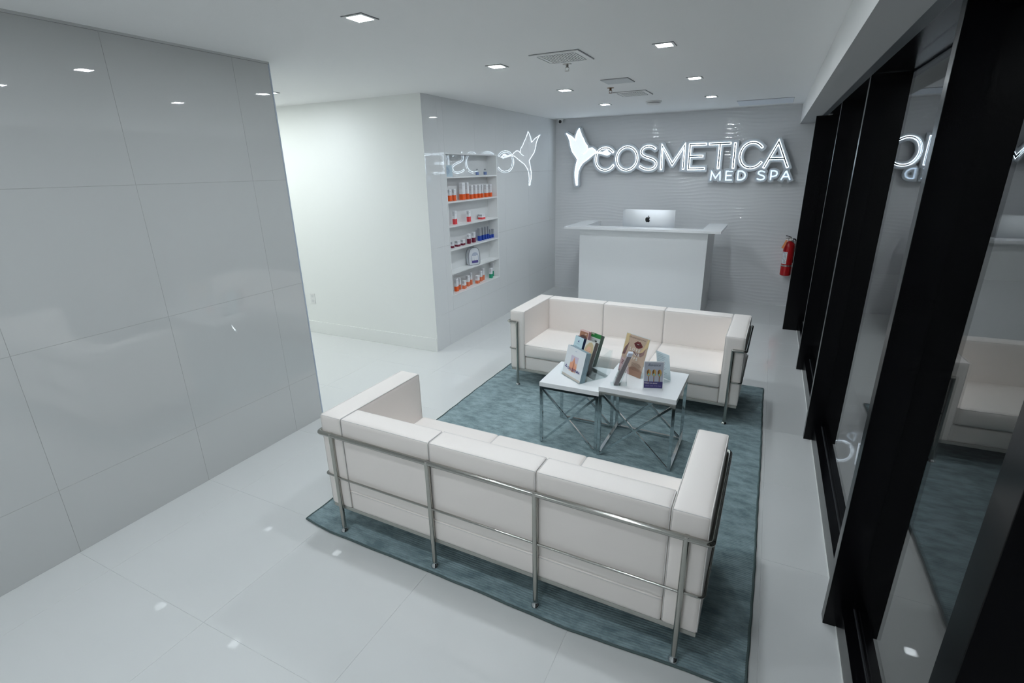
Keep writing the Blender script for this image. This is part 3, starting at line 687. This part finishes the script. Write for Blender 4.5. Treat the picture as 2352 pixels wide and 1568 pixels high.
for k in range(9):
    z0 = .29-k*.015
    for i in range(1, seg-1):
        if (i*7+k*3) % 5 == 0: continue
        a0 = math.radians(-165+i*65/seg); a1 = math.radians(-165+(i+1)*65/seg); r_ = .0646
        mb.add([(r_*math.cos(a0), r_*math.sin(a0), z0-.006), (r_*math.cos(a1), r_*math.sin(a1), z0-.006), (r_*math.cos(a1), r_*math.sin(a1), z0), (r_*math.cos(a0), r_*math.sin(a0), z0)], [(0, 1, 2, 3)])
mb.obj('printed_text', M_INK, lb)
MB().add([(-.05, -.05, .45), (-.03, -.06, .45), (-.062, -.075, .345), (-.088, -.062, .35), (-.05, -.048, .45), (-.03, -.058, .45), (-.062, -.073, .345), (-.088, -.060, .35)], [(0, 1, 2, 3), (7, 6, 5, 4), (0, 4, 5, 1), (1, 5, 6, 2), (2, 6, 7, 3), (3, 7, 4, 0)]).obj('inspection_tag', M_TAG, fe)
B(-.02, .02, .060, .098, .30, .46).obj('wall_bracket', M_BRASS, fe)

# ================================================================== RUG
def lerp(x, pts):
    if x <= pts[0][0]: return pts[0][1]
    for (a, b), (c, d) in zip(pts[:-1], pts[1:]):
        if x <= c: return b+(d-b)*(x-a)/(c-a)
    return pts[-1][1]
near = [(-2.05, 1.553), (-1.95, 1.537), (-1.85, 1.527), (-1.54, 1.521), (-1.3, 1.519), (-1.09, 1.514), (-.92, 1.511), (-.76, 1.503), (-.62, 1.499), (-.5, 1.496), (-.35, 1.503), (-.05, 1.517), (.15, 1.512)]
nr, nc = 238*4, 44; vs = []; fs = []; RZ = .0115
for j in range(nr+1):
    t_ = j/nr
    for i in range(nc+1):
        s_ = i/nc; y0 = lerp(-2.045+2.195*s_, near)
        y = y0+(4.398-.030*s_+.02-y0)*t_
        xl = -2.046+.003*math.sin(y*5)+.0015*math.sin(y*31); xr = .152-.012*max(0, (2.2-y)/.6)+.002*math.sin(y*4+1)+.001*math.sin(y*41)
        x = xl+(xr-xl)*s_
        ph = t_*238*2*PI; z = RZ+.0012*math.cos(ph)+.0006*math.sin(x*40+y*17)+.0004*math.sin(x*83-y*29)
        if i in (0, nc): z -= .003
        vs.append((x, y+.0008*math.sin(x*25+j*.7), z))
for j in range(nr):
    for i in range(nc): a = j*(nc+1)+i; fs.append((a, a+1, a+nc+2, a+nc+1))
rug = thing('area_rug', 'large ribbed teal rug under both sofas and the coffee tables', 'rug', (-.95, 2.95, 0))
o_ = Vector((.95, -2.95, 0))
mb = MB().add([Vector(v)+o_ for v in vs], fs, True); mb.obj('pile', M_RUG, rug)
per = [vs[i] for i in range(nc+1)]+[vs[j*(nc+1)+nc] for j in range(8, nr+1, 8)]+[vs[nr*(nc+1)+i] for i in range(nc-1, -1, -1)]+[vs[j*(nc+1)] for j in range(nr-8, 0, -8)]
mb = MB().tube([Vector((p[0], p[1], .0066))+o_ for p in per], .0058, 6, closed=True)
mb.obj('bound_edge', M_RUGEDGE, rug)

# ================================================================== SOFAS
W, D, SH = 1.8097, .634, .666; A_, B_ = .1303, .1252
def make_sofa(loc, rz, label):
    t = thing('sofa', label, 'sofa', loc, rz, 'white leather sofas with chrome tube frames')
    hw = W/2; z0 = .155; z1 = .573; z2 = .336; R_ = .0115; yo = -.0105
    RB(-hw+.004, hw-.004, .006, D-.006, .137, .156, r=.002).obj('base_frame', M_BASE, t)
    # arms
    for s in (-1, 1):
        x0, x1 = sorted((s*hw, s*(hw-A_+.001)))
        a = MB().cushion(x0, x1, .002, D-.002, z0, SH, r=.012, puff=.004).obj('arm', M_LEATH, t)
        mb = MB()
        for x in (x0+.002, x1-.002): mb.tube([(x, p[0], p[1]) for p in loop_rr(.006, D-.006, z0+.004, SH-.003, .012)], .0026, 6, closed=True)
        for y in (.006, D-.006): mb.tube([(x0+.004, y, SH-.0035), (x1-.004, y, SH-.0035)], .0016, 6)
        mb.obj('piping', M_PIPE, a)
    cw = (W-2*A_)/3
    for k in range(3):
        x0 = -hw+A_+k*cw+.001; x1 = x0+cw-.002
        b = MB().cushion(x0, x1, .004, B_, .262, SH-.001, r=.012, puff=.005).obj('back_cushion', M_LEATH, t)
        mb = MB()
        for x in (x0+.003, x1-.003): mb.tube([(x, p[0], p[1]) for p in loop_rr(.008, B_-.004, .264, SH-.004, .012)], .0026, 6, closed=True)
        for y in (.008, B_-.004): mb.tube([(x0+.005, y, SH-.004), (x1-.005, y, SH-.004)], .0018, 6)
        mb.obj('piping', M_PIPE, b)
        c = MB().cushion(x0, x1, B_-.004, D+.004, .274, .388, r=.016, puff=.009).obj('seat_cushion', M_LEATH, t)
        mb = MB()
        for z in (.284, .380): mb.tube([(p[0], p[1], z) for p in loop_rr(x0+.001, x1-.001, B_, D+.003, .014)], .0024, 6, closed=True)
        mb.obj('piping', M_PIPE, c)
    MB().cushion(-hw+A_+.002, hw-A_-.002, .005, D-.012, z0, .266, r=.008, puff=.003).obj('seat_base', M_LEATH, t)
    mb = MB(); mb.tube([(-hw+A_+.004, .004, .258), (hw-A_-.004, .004, .258)], .0018, 6); mb.obj('base_seam', M_PIPE, t)
    # chrome frame
    lx = hw-.070; yb = yo; yf = D-yo
    P = [(-lx, yf, z1), (-hw-.012, yf, z1), (-hw-.012, yb, z1), (hw+.012, yb, z1), (hw+.012, yf, z1), (lx, yf, z1)]
    MB().tube(corner_path(P, .018, 5), R_, 14).obj('top_rail', M_CHROME, t)
    legm = MB().tube([(0, 0, .024), (0, 0, z1-.003)], R_, 14).mesh('leg', M_CHROME)
    legf = MB().tube([(0, 0, .024), (0, 0, z1)], R_, 14).lathe([(0, z1+R_*.9), (.008, z1+R_*.75), (R_, z1)], 14).mesh('leg', M_CHROME)
    footm = MB().lathe([(.0205, .0), (.0205, .004), (.013, .013), (.009, .018), (.009, .027)], 20).mesh('foot', M_MIRROR)
    xb = [-lx, -hw+.644-.0, hw-.644, lx]
    for x in xb: l = link('leg', legm, t, (x, yb, .012)); link('foot', footm, l)
    for x in (-lx, lx): l = link('leg', legf, t, (x, yf, .012-.012)); link('foot', footm, l, (0, 0, .012))
    for x in xb: pass
    r2 = .0055
    for s in (-1, 1):
        Q = [(s*lx, yf-.004, z2), (s*(hw+.008), yf-.004, z2), (s*(hw+.008), yb+.004, z2), (s*lx, yb+.004, z2)]
        MB().tube(corner_path(Q, .022, 5), r2, 10).obj('side_rod', M_CHROME, t)
    for a, b in zip(xb[:-1], xb[1:]): MB().tube([(a, yb, z2), (b, yb, z2)], r2, 10).obj('rear_rod', M_CHROME, t)
    return t
def rot2(x, y, a): return x*math.cos(a)-y*math.sin(a), x*math.sin(a)+y*math.cos(a)
a = -.0168; dx, dy = rot2(W/2, 0, a)
make_sofa((-1.8489+dx, 1.5747+dy, 0), a, 'near white leather sofa showing its back and chrome tube frame')
a = -.025; dx, dy = rot2(W/2, D, a)
s2 = make_sofa((-1.8339+dx, 3.6516+dy, 0), a+PI, 'far white leather sofa facing the camera, before the reception desk')

# ================================================================== COFFEE TABLES
def table(loc, rz, w_, d_, h, label, rails):
    t = thing('coffee_table', label, 'table', loc, rz, 'white topped chrome side tables')
    th = .030; z0 = .0; q = .019
    RB(0, w_, 0, d_, h-th, h, r=.0012).obj('table_top', M_WHITE, t)
    hb = h-th
    for x, y in ((0.002, 0.002), (w_-q-.002, .002), (.002, d_-q-.002), (w_-q-.002, d_-q-.002)):
        RB(x, x+q, y, y+q, .012, hb, r=.0008).obj('leg', M_MIRROR, t)
    i = .002
    for a in ((q, w_-q, i, i+q), (q, w_-q, d_-q-i, d_-i), (i, i+q, q, d_-q), (w_-q-i, w_-i, q, d_-q)): B(a[0], a[1], a[2], a[3], hb-.016, hb).obj('top_rail', M_MIRROR, t)
    for r_ in rails:
        a = dict(back=(q, w_-q, d_-q-i, d_-i), left=(i, i+q, q, d_-q), right=(w_-q-i, w_-i, q, d_-q))[r_]
        B(a[0], a[1], a[2], a[3], .012, .028).obj('bottom_rail', M_MIRROR, t)
    bt = .0065
    for y in (i+q/2, d_-i-q/2):
        for s in (1, -1):
            xa, xb_ = (q, w_-q) if s > 0 else (w_-q, q)
            A0 = Vector((xa, y, .022)); A1 = Vector((xb_, y, hb-.018)); dd = (A1-A0).normalized(); nn = Vector((-dd.z, 0, dd.x))*bt; yy = Vector((0, bt*(1 if s > 0 else .85), 0))
            vs = [A0-nn-yy, A0+nn-yy, A0+nn+yy, A0-nn+yy, A1-nn-yy, A1+nn-yy, A1+nn+yy, A1-nn+yy]
            MB().add(vs, [(0, 1, 2, 3), (7, 6, 5, 4), (0, 4, 5, 1), (1, 5, 6, 2), (2, 6, 7, 3), (3, 7, 4, 0)]).obj('cross_brace', M_MIRROR, t)
    return t
table((-.8075, 2.812, 0), -.022, .470, .440, .496, 'taller square table with white top and chrome crossed legs, right', ('back', 'left', 'right'))
table((-1.2118, 2.820, 0), .0, .404, .407, .455, 'lower square table with white top and chrome crossed legs, left', ('back',))

# ================================================================== PRINTED MATTER ON THE TABLES
# local frame: x along the bottom edge, z up along the face, -y outwards (towards the reader)
def leaner(name, label, cat, bl, th, lean, z0, group=None):
    t = thing(name, label, cat, (bl[0], bl[1], z0), 0, group); t.rotation_mode = 'XYZ'
    t.rotation_euler = (-lean, 0, th); return t
def txt(s, size, x, z, m, parent, y=-.0012, name='printed_text', **k):
    v, f = text_mb(s, size, **k); MB().add([(p[0]+x, y, p[1]+z) for p in v], f).obj(name, m, parent)
def rectp(x0, x1, z0, z1, m, parent, name, y=-.0006, th=.0006): return B(x0, x1, y, y+th, z0, z1).obj(name, m, parent)
def poly(pts, m, parent, name, y=-.0008, th=.0004): return MB().prism(pts, y, y+th).obj(name, m, parent)
T2Z, T1Z = .4555, .4965
NAVY = C('navy ink', 40, 40, 120); SK1 = C('skin tan', 222, 165, 130); SK2 = C('skin light', 235, 200, 178)
def stack(t, w_, h, th, m, n=5, step=.003, side=None):   # pile of leaflets behind the first
    for k in range(n):
        y0 = th*k/n+.0002; B(.0008*(k % 2), w_-.0006*(k % 3), y0, y0+th/n-.0004, 0, h-.0015*(k % 3)).obj('leaflet', m, t)
# holder for the leaflets : acrylic, three tiers
hd = leaner('brochure_holder', 'clear acrylic tiered brochure holder on the lower table', 'brochure holder', (-1.128, 3.012), -.626, 0, T2Z+.0003)
AC = M_ACRYL; hwid = .212
for k, (y, zt, zb_) in enumerate(((.052, .10, .0), (.118, .145, .0), (.205, .18, .0))):
    lean = .26
    MB().add([(-.002, y, zb_), (hwid, y, zb_), (hwid, y+zt*lean, zt), (-.002, y+zt*lean, zt), (-.002, y+.0025, zb_), (hwid, y+.0025, zb_), (hwid, y+.0025+zt*lean, zt), (-.002, y+.0025+zt*lean, zt)], [(0, 1, 2, 3), (7, 6, 5, 4), (0, 4, 5, 1), (1, 5, 6, 2), (2, 6, 7, 3), (3, 7, 4, 0)]).obj('divider', AC, hd)
B(-.002, hwid, -.004, .245, 0, .0025).obj('base_plate', AC, hd)
B(-.002, hwid, -.006, -.0035, 0, .022).obj('front_lip', AC, hd)
for x in (-.0045, hwid): MB().add([(x, -.004, 0), (x, .245, 0), (x, .262, .19), (x, .235, .19), (x, .03, .09), (x, -.004, .022)], [(0, 1, 2, 3, 4, 5)]).add([(x+.0022, -.004, 0), (x+.0022, .245, 0), (x+.0022, .262, .19), (x+.0022, .235, .19), (x+.0022, .03, .09), (x+.0022, -.004, .022)], [(5, 4, 3, 2, 1, 0)]).obj('side_wall', AC, hd)
# front booklet pile
W1, H1 = .205, .205
s = Vector((-math.sin(-.626), math.cos(-.626)))
bk = leaner('booklet_stack', 'thick pile of white square skincare booklets at the holder\'s front', 'booklets', (-1.125+s.x*.002, 3.007+s.y*.002), -.626, .247, T2Z+.0035)
stack(bk, W1, H1, .040, C('booklet edge', 150, 172, 182), 7)
cv = rectp(0, W1, 0, H1, C('cover white', 226, 230, 234, .3), bk, 'cover', y=-.0008, th=.001)
rectp(.062, .140, .045, .152, C('photo sand', 222, 190, 168), cv, 'photo_ground', y=-.0012)
rectp(.062, .140, .108, .152, C('photo sky', 205, 196, 214), cv, 'photo_sky', y=-.0016)
poly([(.062, .060), (.062, .098), (.078, .104), (.090, .122), (.100, .148), (.107, .128), (.122, .098), (.140, .086), (.140, .060)], C('photo figure', 226, 160, 130), cv, 'photo_figure', y=-.0020)
poly([(.096, .045), (.100, .090), (.103, .130), (.108, .090), (.112, .060), (.112, .045)], C('photo shadow', 176, 110, 84), cv, 'photo_fold', y=-.0024)
txt('GALDERMA', .0245, .115, .060, NAVY, cv, y=-.0028, spacing=1.15, bold=.0003)
for a, b in ((.028, .073), (.021, .062), (.035, .062)): MB().prism([(a+.0045*math.cos(k*PI/5), b+.0045*math.sin(k*PI/5)) for k in range(10)], -.0028, -.0024).obj('printed_dot', NAVY, cv)
txt('skin', .012, .10, .186, C('pale ink', 150, 160, 190), cv, y=-.0016)
rectp(0, W1, 0, .014, C('cover beige', 205, 190, 180), cv, 'cover_foot', y=-.0014)
def pos(u, v): return (-1.125+u*math.cos(-.626)-v*math.sin(-.626), 3.007+u*math.sin(-.626)+v*math.cos(-.626))
# middle row
m1 = leaner('leaflet_stack', 'pale blue leaflets with dark triangular logo, middle left of holder', 'leaflets', (-1.137, 3.170), -.624, .28, T2Z+.0045, 'leaflet piles in the acrylic holder')
stack(m1, .097, .220, .022, C('leaflet navy', 40, 60, 95), 4)
cv = rectp(0, .097, 0, .2205, C('leaflet mint', 196, 222, 230), m1, 'cover', y=-.0006)
poly([(.040, .160), (.0485, .180), (.057, .160), (.0485, .166)], NAVY, cv, 'logo', y=-.0014)
txt('ALASTIN', .007, .048, .150, C('teal ink', 90, 130, 150), cv, y=-.0014, spacing=1.2)
txt('Skincare', .015, .045, .128, C('navy script', 50, 70, 120), cv, y=-.0014, shear=.4)
for c_ in cv.children: c_.location.z += .020
m2 = leaner('leaflet_stack', 'brochures with a blonde woman\'s face, middle right of holder', 'leaflets', (-1.041, 3.083), -.515, .366, T2Z+.0045, 'leaflet piles in the acrylic holder')
stack(m2, .087, .228, .034, C('leaflet grey', 120, 112, 108), 5)
cv = rectp(0, .087, 0, .2285, C('leaflet pale', 214, 214, 208), m2, 'cover', y=-.0006)
poly([(.010, .050), (.006, .110), (.016, .150), (.036, .176), (.060, .182), (.080, .166), (.090, .130), (.092, .050)], C('hair blonde', 206, 186, 146), cv, 'printed_hair', y=-.0014)
poly([(.028, .060), (.022, .100), (.026, .132), (.042, .152), (.060, .150), (.072, .126), (.072, .092), (.062, .064), (.046, .050)], C('face skin', 232, 184, 156), cv, 'printed_face', y=-.0018)
for x in (.037, .060): poly([(x-.008, .106), (x, .110), (x+.007, .106), (x, .103)], C('eye brown', 80, 60, 52), cv, 'printed_eye', y=-.0022); poly([(x-.009, .117), (x, .121), (x+.008, .117), (x, .1185)], C('brow', 130, 98, 70), cv, 'printed_brow', y=-.0022)
poly([(.040, .074), (.048, .077), (.058, .073), (.048, .069)], C('lip pink', 190, 90, 90), cv, 'printed_mouth', y=-.0022)
poly([(.046, .086), (.049, .104), (.053, .086)], C('nose tone', 216, 160, 132), cv, 'printed_nose', y=-.0020)
for c_ in cv.children: c_.location.z += .038; c_.location.x -= .004
# back row
b1 = leaner('leaflet_stack', 'brown and pink brochures at the holder\'s back left', 'leaflets', (-1.131, 3.257), -.504, .28, T2Z+.0045, 'leaflet piles in the acrylic holder')
stack(b1, .088, .238, .026, C('leaflet pink', 216, 160, 165), 5)
cv = rectp(0, .088, 0, .2385, C('leaflet rose', 232, 200, 196), b1, 'cover', y=-.0006)
rectp(.004, .083, .05, .213, C('photo brown', 168, 116, 90), cv, 'photo', y=-.0014)
poly([(.010, .160), (.016, .182), (.040, .190), (.066, .186), (.081, .172), (.081, .130), (.010, .130)], C('photo dark', 96, 62, 54), cv, 'photo_shape', y=-.0018)
txt('allē', .014, .062, .198, C('script white', 240, 225, 215), cv, y=-.0020, shear=.3)
for c_ in cv.children: c_.location.z += .016
b2 = leaner('leaflet_stack', 'white leaflets with a green header band at holder\'s back right', 'leaflets', (-1.062, 3.258), -.540, .339, T2Z+.0045, 'leaflet piles in the acrylic holder')
stack(b2, .108, .227, .034, C('leaflet grey green', 112, 128, 118), 6)
cv = rectp(0, .108, 0, .2275, C('leaflet white', 214, 222, 218), b2, 'cover', y=-.0006)
rectp(0, .108, .199, .2275, C('header green', 34, 130, 62), cv, 'header_band', y=-.0012)
txt('CARE', .012, .024, .221, C('script white', 240, 225, 215), cv, y=-.0018, bold=.0003)
for k in range(5): rectp(.012+.004*(k % 2), .080-.008*(k % 3), .186-.011*k, .188-.011*k, C('line grey', 150, 165, 160), cv, 'printed_line', y=-.0012)
poly([(.052, .176), (.070, .184), (.082, .176), (.070, .170)], C('mark dark', 60, 70, 66), cv, 'printed_mark', y=-.0014)

# poster with the lips, in an acrylic stand, on the taller table
PW, PH = .191, .259
po = leaner('lip_poster', 'tan poster with dark red lips reading LOVE YOUR LIPS in clear stand', 'poster', (-.768, 3.124), -.504, .273, T1Z+.0010)
B(0, PW, 0, .0012, 0, PH).obj('sheet', C('poster tan', 208, 176, 156), po)
cv = po.children[0]
rectp(-.001, PW+.001, PH-.0015, PH+.002, M_PAPER, cv, 'top_edge', y=-.0004)
B(-.003, PW+.003, -.0040, -.0022, .0, PH+.003).obj('front_sheet', M_ACRYL, po)
B(-.003, PW+.003, .0014, .0034, .0, PH+.003).obj('rear_sheet', M_ACRYL, po)
MB().add([(-.003, .0034, .001), (PW+.003, .0034, .001), (PW+.003, .085, .0245), (-.003, .085, .0245), (-.003, .0034, -.0005), (PW+.003, .0034, -.0005), (PW+.003, .085, .023), (-.003, .085, .023)], [(0, 1, 2, 3), (7, 6, 5, 4), (0, 4, 5, 1), (1, 5, 6, 2), (2, 6, 7, 3), (3, 7, 4, 0)]).obj('foot_plate', M_ACRYL, po)
poly([(0, .10), (.0, PH), (.034, PH), (.028, .19), (.012, .13)], C('poster gold', 228, 196, 150), cv, 'shape_gold', y=-.0009)
poly([(0, .115), (.012, .165), (.038, .205), (.030, .150), (.024, .120)], C('poster plum', 132, 92, 92), cv, 'shape_plum', y=-.0012)
poly([(PW, .255), (PW-.012, .255), (PW-.028, .20), (PW-.06, .150), (PW-.04, .155), (PW, .21)], C('poster gold', 228, 196, 150), cv, 'shape_gold', y=-.0009)
poly([(.08, .160), (.098, .140), (.125, .128), (.160, .146), (.182, .196), (.165, .168), (.130, .150), (.105, .150)], C('poster plum', 132, 92, 92), cv, 'shape_plum', y=-.0012)
poly([(.128, .140), (.150, .150), (.176, .190), (.172, .150), (.150, .132)], C('poster mauve', 160, 120, 116), cv, 'shape_mauve', y=-.0015)
poly([(.0, .0), (.0, .10), (.045, .085), (.080, .040), (.095, .0)], C('poster pink', 214, 178, 180), cv, 'shape_pink', y=-.0009)
poly([(.095, .0), (.080, .045), (.120, .060), (PW, .045), (PW, 0)], C('poster brown', 176, 132, 112), cv, 'shape_brown', y=-.0009)
lips = [(.078, .205), (.092, .218), (.104, .226), (.113, .222), (.122, .226), (.136, .216), (.152, .200), (.140, .188), (.122, .180), (.104, .182), (.090, .190)]
poly(lips, C('lip dark red', 108, 22, 28), cv, 'printed_lips', y=-.0014)
poly([(.090, .205), (.104, .209), (.114, .207), (.128, .208), (.142, .201), (.126, .202), (.113, .200), (.102, .202)], C('lip shade', 56, 10, 16), cv, 'printed_lip_line', y=-.0018)
poly([(.100, .206), (.112, .207), (.124, .206), (.112, .2035)], C('teeth', 226, 200, 196), cv, 'printed_teeth', y=-.0021)
txt('REVANESSE® LIPS+', .0135, .096, .240, C('poster ink', 120, 88, 78), cv, y=-.0016, spacing=1.25)
WI = C('poster white', 240, 232, 228)
txt('LOVE', .026, .096, .166, WI, cv, y=-.0020, spacing=1.55, bold=.0006)
txt('YOUR', .026, .096, .138, WI, cv, y=-.0020, spacing=1.55, bold=.0006)
txt('LIPS', .026, .100, .110, WI, cv, y=-.0020, spacing=1.55, bold=.0006)
for k in range(8): rectp(.094, .166+.006*(k % 3), .082-.0062*k, .0836-.0062*k, C('poster ink', 120, 88, 78), cv, 'printed_line', y=-.0014)
for k in range(3): rectp(.012, .036, .072-.010*k, .078-.010*k, C('poster plum', 132, 92, 92), cv, 'printed_block', y=-.0014)

# narrow leaflet holder seen edge on
nh = thing('leaflet_holder', 'small clear acrylic holder packed with narrow grey leaflets', 'brochure holder', (-.722, 2.862, T1Z+.0003), .33)
lx_ = .075
def lean_box(x0, x1, y0, y1, z0, z1, lean, m, par, name, dirx=0):
    f_ = lambda x, y, z: (x+dirx*z*lean, y+(0 if dirx else z*lean), z)
    vs = [f_(x, y, z) for z in (z0, z1) for y in (y0, y1) for x in (x0, x1)]
    return MB().add(vs, [(0, 2, 3, 1), (4, 5, 7, 6), (0, 1, 5, 4), (2, 6, 7, 3), (0, 4, 6, 2), (1, 3, 7, 5)]).obj(name, m, par)
B(-.022, lx_, -.003, .058, 0, .002).obj('base_plate', M_ACRYL, nh)
lean_box(-.006, -.004, 0, .056, .002, .095, .37, M_ACRYL, nh, 'front_wall', 1)
lean_box(.030, .032, 0, .056, .002, .13, .37, M_ACRYL, nh, 'back_wall', 1)
B(lx_-.002, lx_, 0, .056, .002, .088).obj('rear_leg', M_ACRYL, nh)
for y in (-.003, .056): MB().add([(-.008, y, .002), (.034, y, .002), (.080, y, .125), (.030, y, .095), (-.008, y+.002, .002), (.034, y+.002, .002), (.080, y+.002, .125), (.030, y+.002, .095)], [(0, 1, 2, 3), (7, 6, 5, 4), (0, 4, 5, 1), (1, 5, 6, 2), (2, 6, 7, 3), (3, 7, 4, 0)]).obj('side_wall', M_ACRYL, nh)
ls = thing('leaflet_stack', 'tight upright pile of narrow grey leaflets with white tops, seen edge on', 'leaflets', (-.722, 2.862, T1Z+.0025), .33)
GYL = [C('leaflet warm grey', 150, 140, 142), C('leaflet mid grey', 128, 122, 128)]
for k in range(9): lean_box(-.002+.0029*k, -.002+.0029*k+.0025, 0.004, .036, .0, .212-.0015*(k % 3), .37, GYL[k % 2], ls, 'leaflet', 1)
lean_box(-.0025, .0248, 0.0035, .0365, .190, .213, .37, C('leaflet top', 205, 210, 224), ls, 'white_tops', 1)
# spoon card
CW, CH = .119, .176
sp = leaner('spoon_card', 'white-edged card showing three gold spoons above a purple band', 'card', (-.551, 2.883), .317, .121, T1Z+.0004)
B(0, CW, 0, .002, 0, CH).obj('card', M_PAPER, sp); cv = sp.children[0]
MB().add([(.03, .002, .002), (CW-.03, .002, .002), (CW-.03, .058, .0092), (.03, .058, .0092), (CW/2, .002, .12), (CW/2, .003, .12)], [(0, 3, 4), (1, 5, 2), (0, 1, 2, 3)]).obj('easel', M_PAPER, sp)
rectp(.005, CW-.004, .048, CH-.006, C('card grey', 172, 178, 190), cv, 'card_ground', y=-.0005)
rectp(.005, CW-.004, .008, .050, C('card purple', 62, 58, 112), cv, 'purple_band', y=-.0009)
GO = C('spoon gold', 196, 160, 96, .3); GD = C('spoon bronze', 122, 80, 40); AQ = C('spoon aqua', 120, 190, 190)
for k, x in enumerate((.030, .062, .094)):
    rectp(x-.0022, x+.0022, .048, .085, GD, cv, 'spoon_handle', y=-.0011)
    poly([(x+.0125*math.cos(a*PI/8), .104+.022*math.sin(a*PI/8)) for a in range(16)], GO, cv, 'spoon_bowl', y=-.0013)
    poly([(x-.001+.009*math.cos(a*PI/8), .108+.017*math.sin(a*PI/8)) for a in range(4, 13)], GD, cv, 'spoon_shade', y=-.0016)
    poly([(x+.0055*math.cos(a*PI/6), .094+.007*math.sin(a*PI/6)) for a in range(12)], AQ, cv, 'serum_drop', y=-.0019)
txt('Revance', .022, .060, .153, C('script grey', 84, 92, 112), cv, y=-.0014, shear=.4)
txt('Fillers to savor', .013, .045, .040, WI, cv, y=-.0014, shear=.35)
txt('ONE SIZE FITS ALL', .0105, .060, .022, C('lilac ink', 150, 140, 190), cv, y=-.0014, spacing=1.1)
# blue price sheet in a slanted clear stand
bf_ = leaner('price_sheet', 'pale blue printed sheet in clear stand behind the spoon card', 'sheet', (-.508, 3.131), -.596, -.177, T1Z+.0004)
B(0, .110, 0, .0012, .004, .184).obj('sheet', C('sheet pale blue', 236, 243, 248), bf_); cv = bf_.children[0]
for k in range(12):
    rectp(.012, .060+.02*((k*5) % 3)/2, .168-.0125*k, .1695-.0125*k, C('sheet ink', 150, 168, 184), cv, 'printed_line', y=-.0008)
B(-.003, .113, -.0030, -.0014, 0, .186).obj('clear_stand', M_ACRYL, bf_)
MB().add([(-.003, -.003, 0), (.113, -.003, 0), (.113, -.066, .0118), (-.003, -.066, .0118), (-.003, -.003, .0015), (.113, -.003, .0015), (.113, -.066, .0133), (-.003, -.066, .0133)], [(0, 1, 2, 3), (7, 6, 5, 4), (0, 4, 5, 1), (1, 5, 6, 2), (2, 6, 7, 3), (3, 7, 4, 0)]).obj('foot_plate', M_ACRYL, bf_)
# consistent outward normals on every closed mesh
for me in bpy.data.meshes:
    if me.name.startswith(('floor_tile', 'wall_tile', 'wall_back')): continue
    bm = bmesh.new(); bm.from_mesh(me)
    bmesh.ops.recalc_face_normals(bm, faces=bm.faces); bm.to_mesh(me); bm.free()
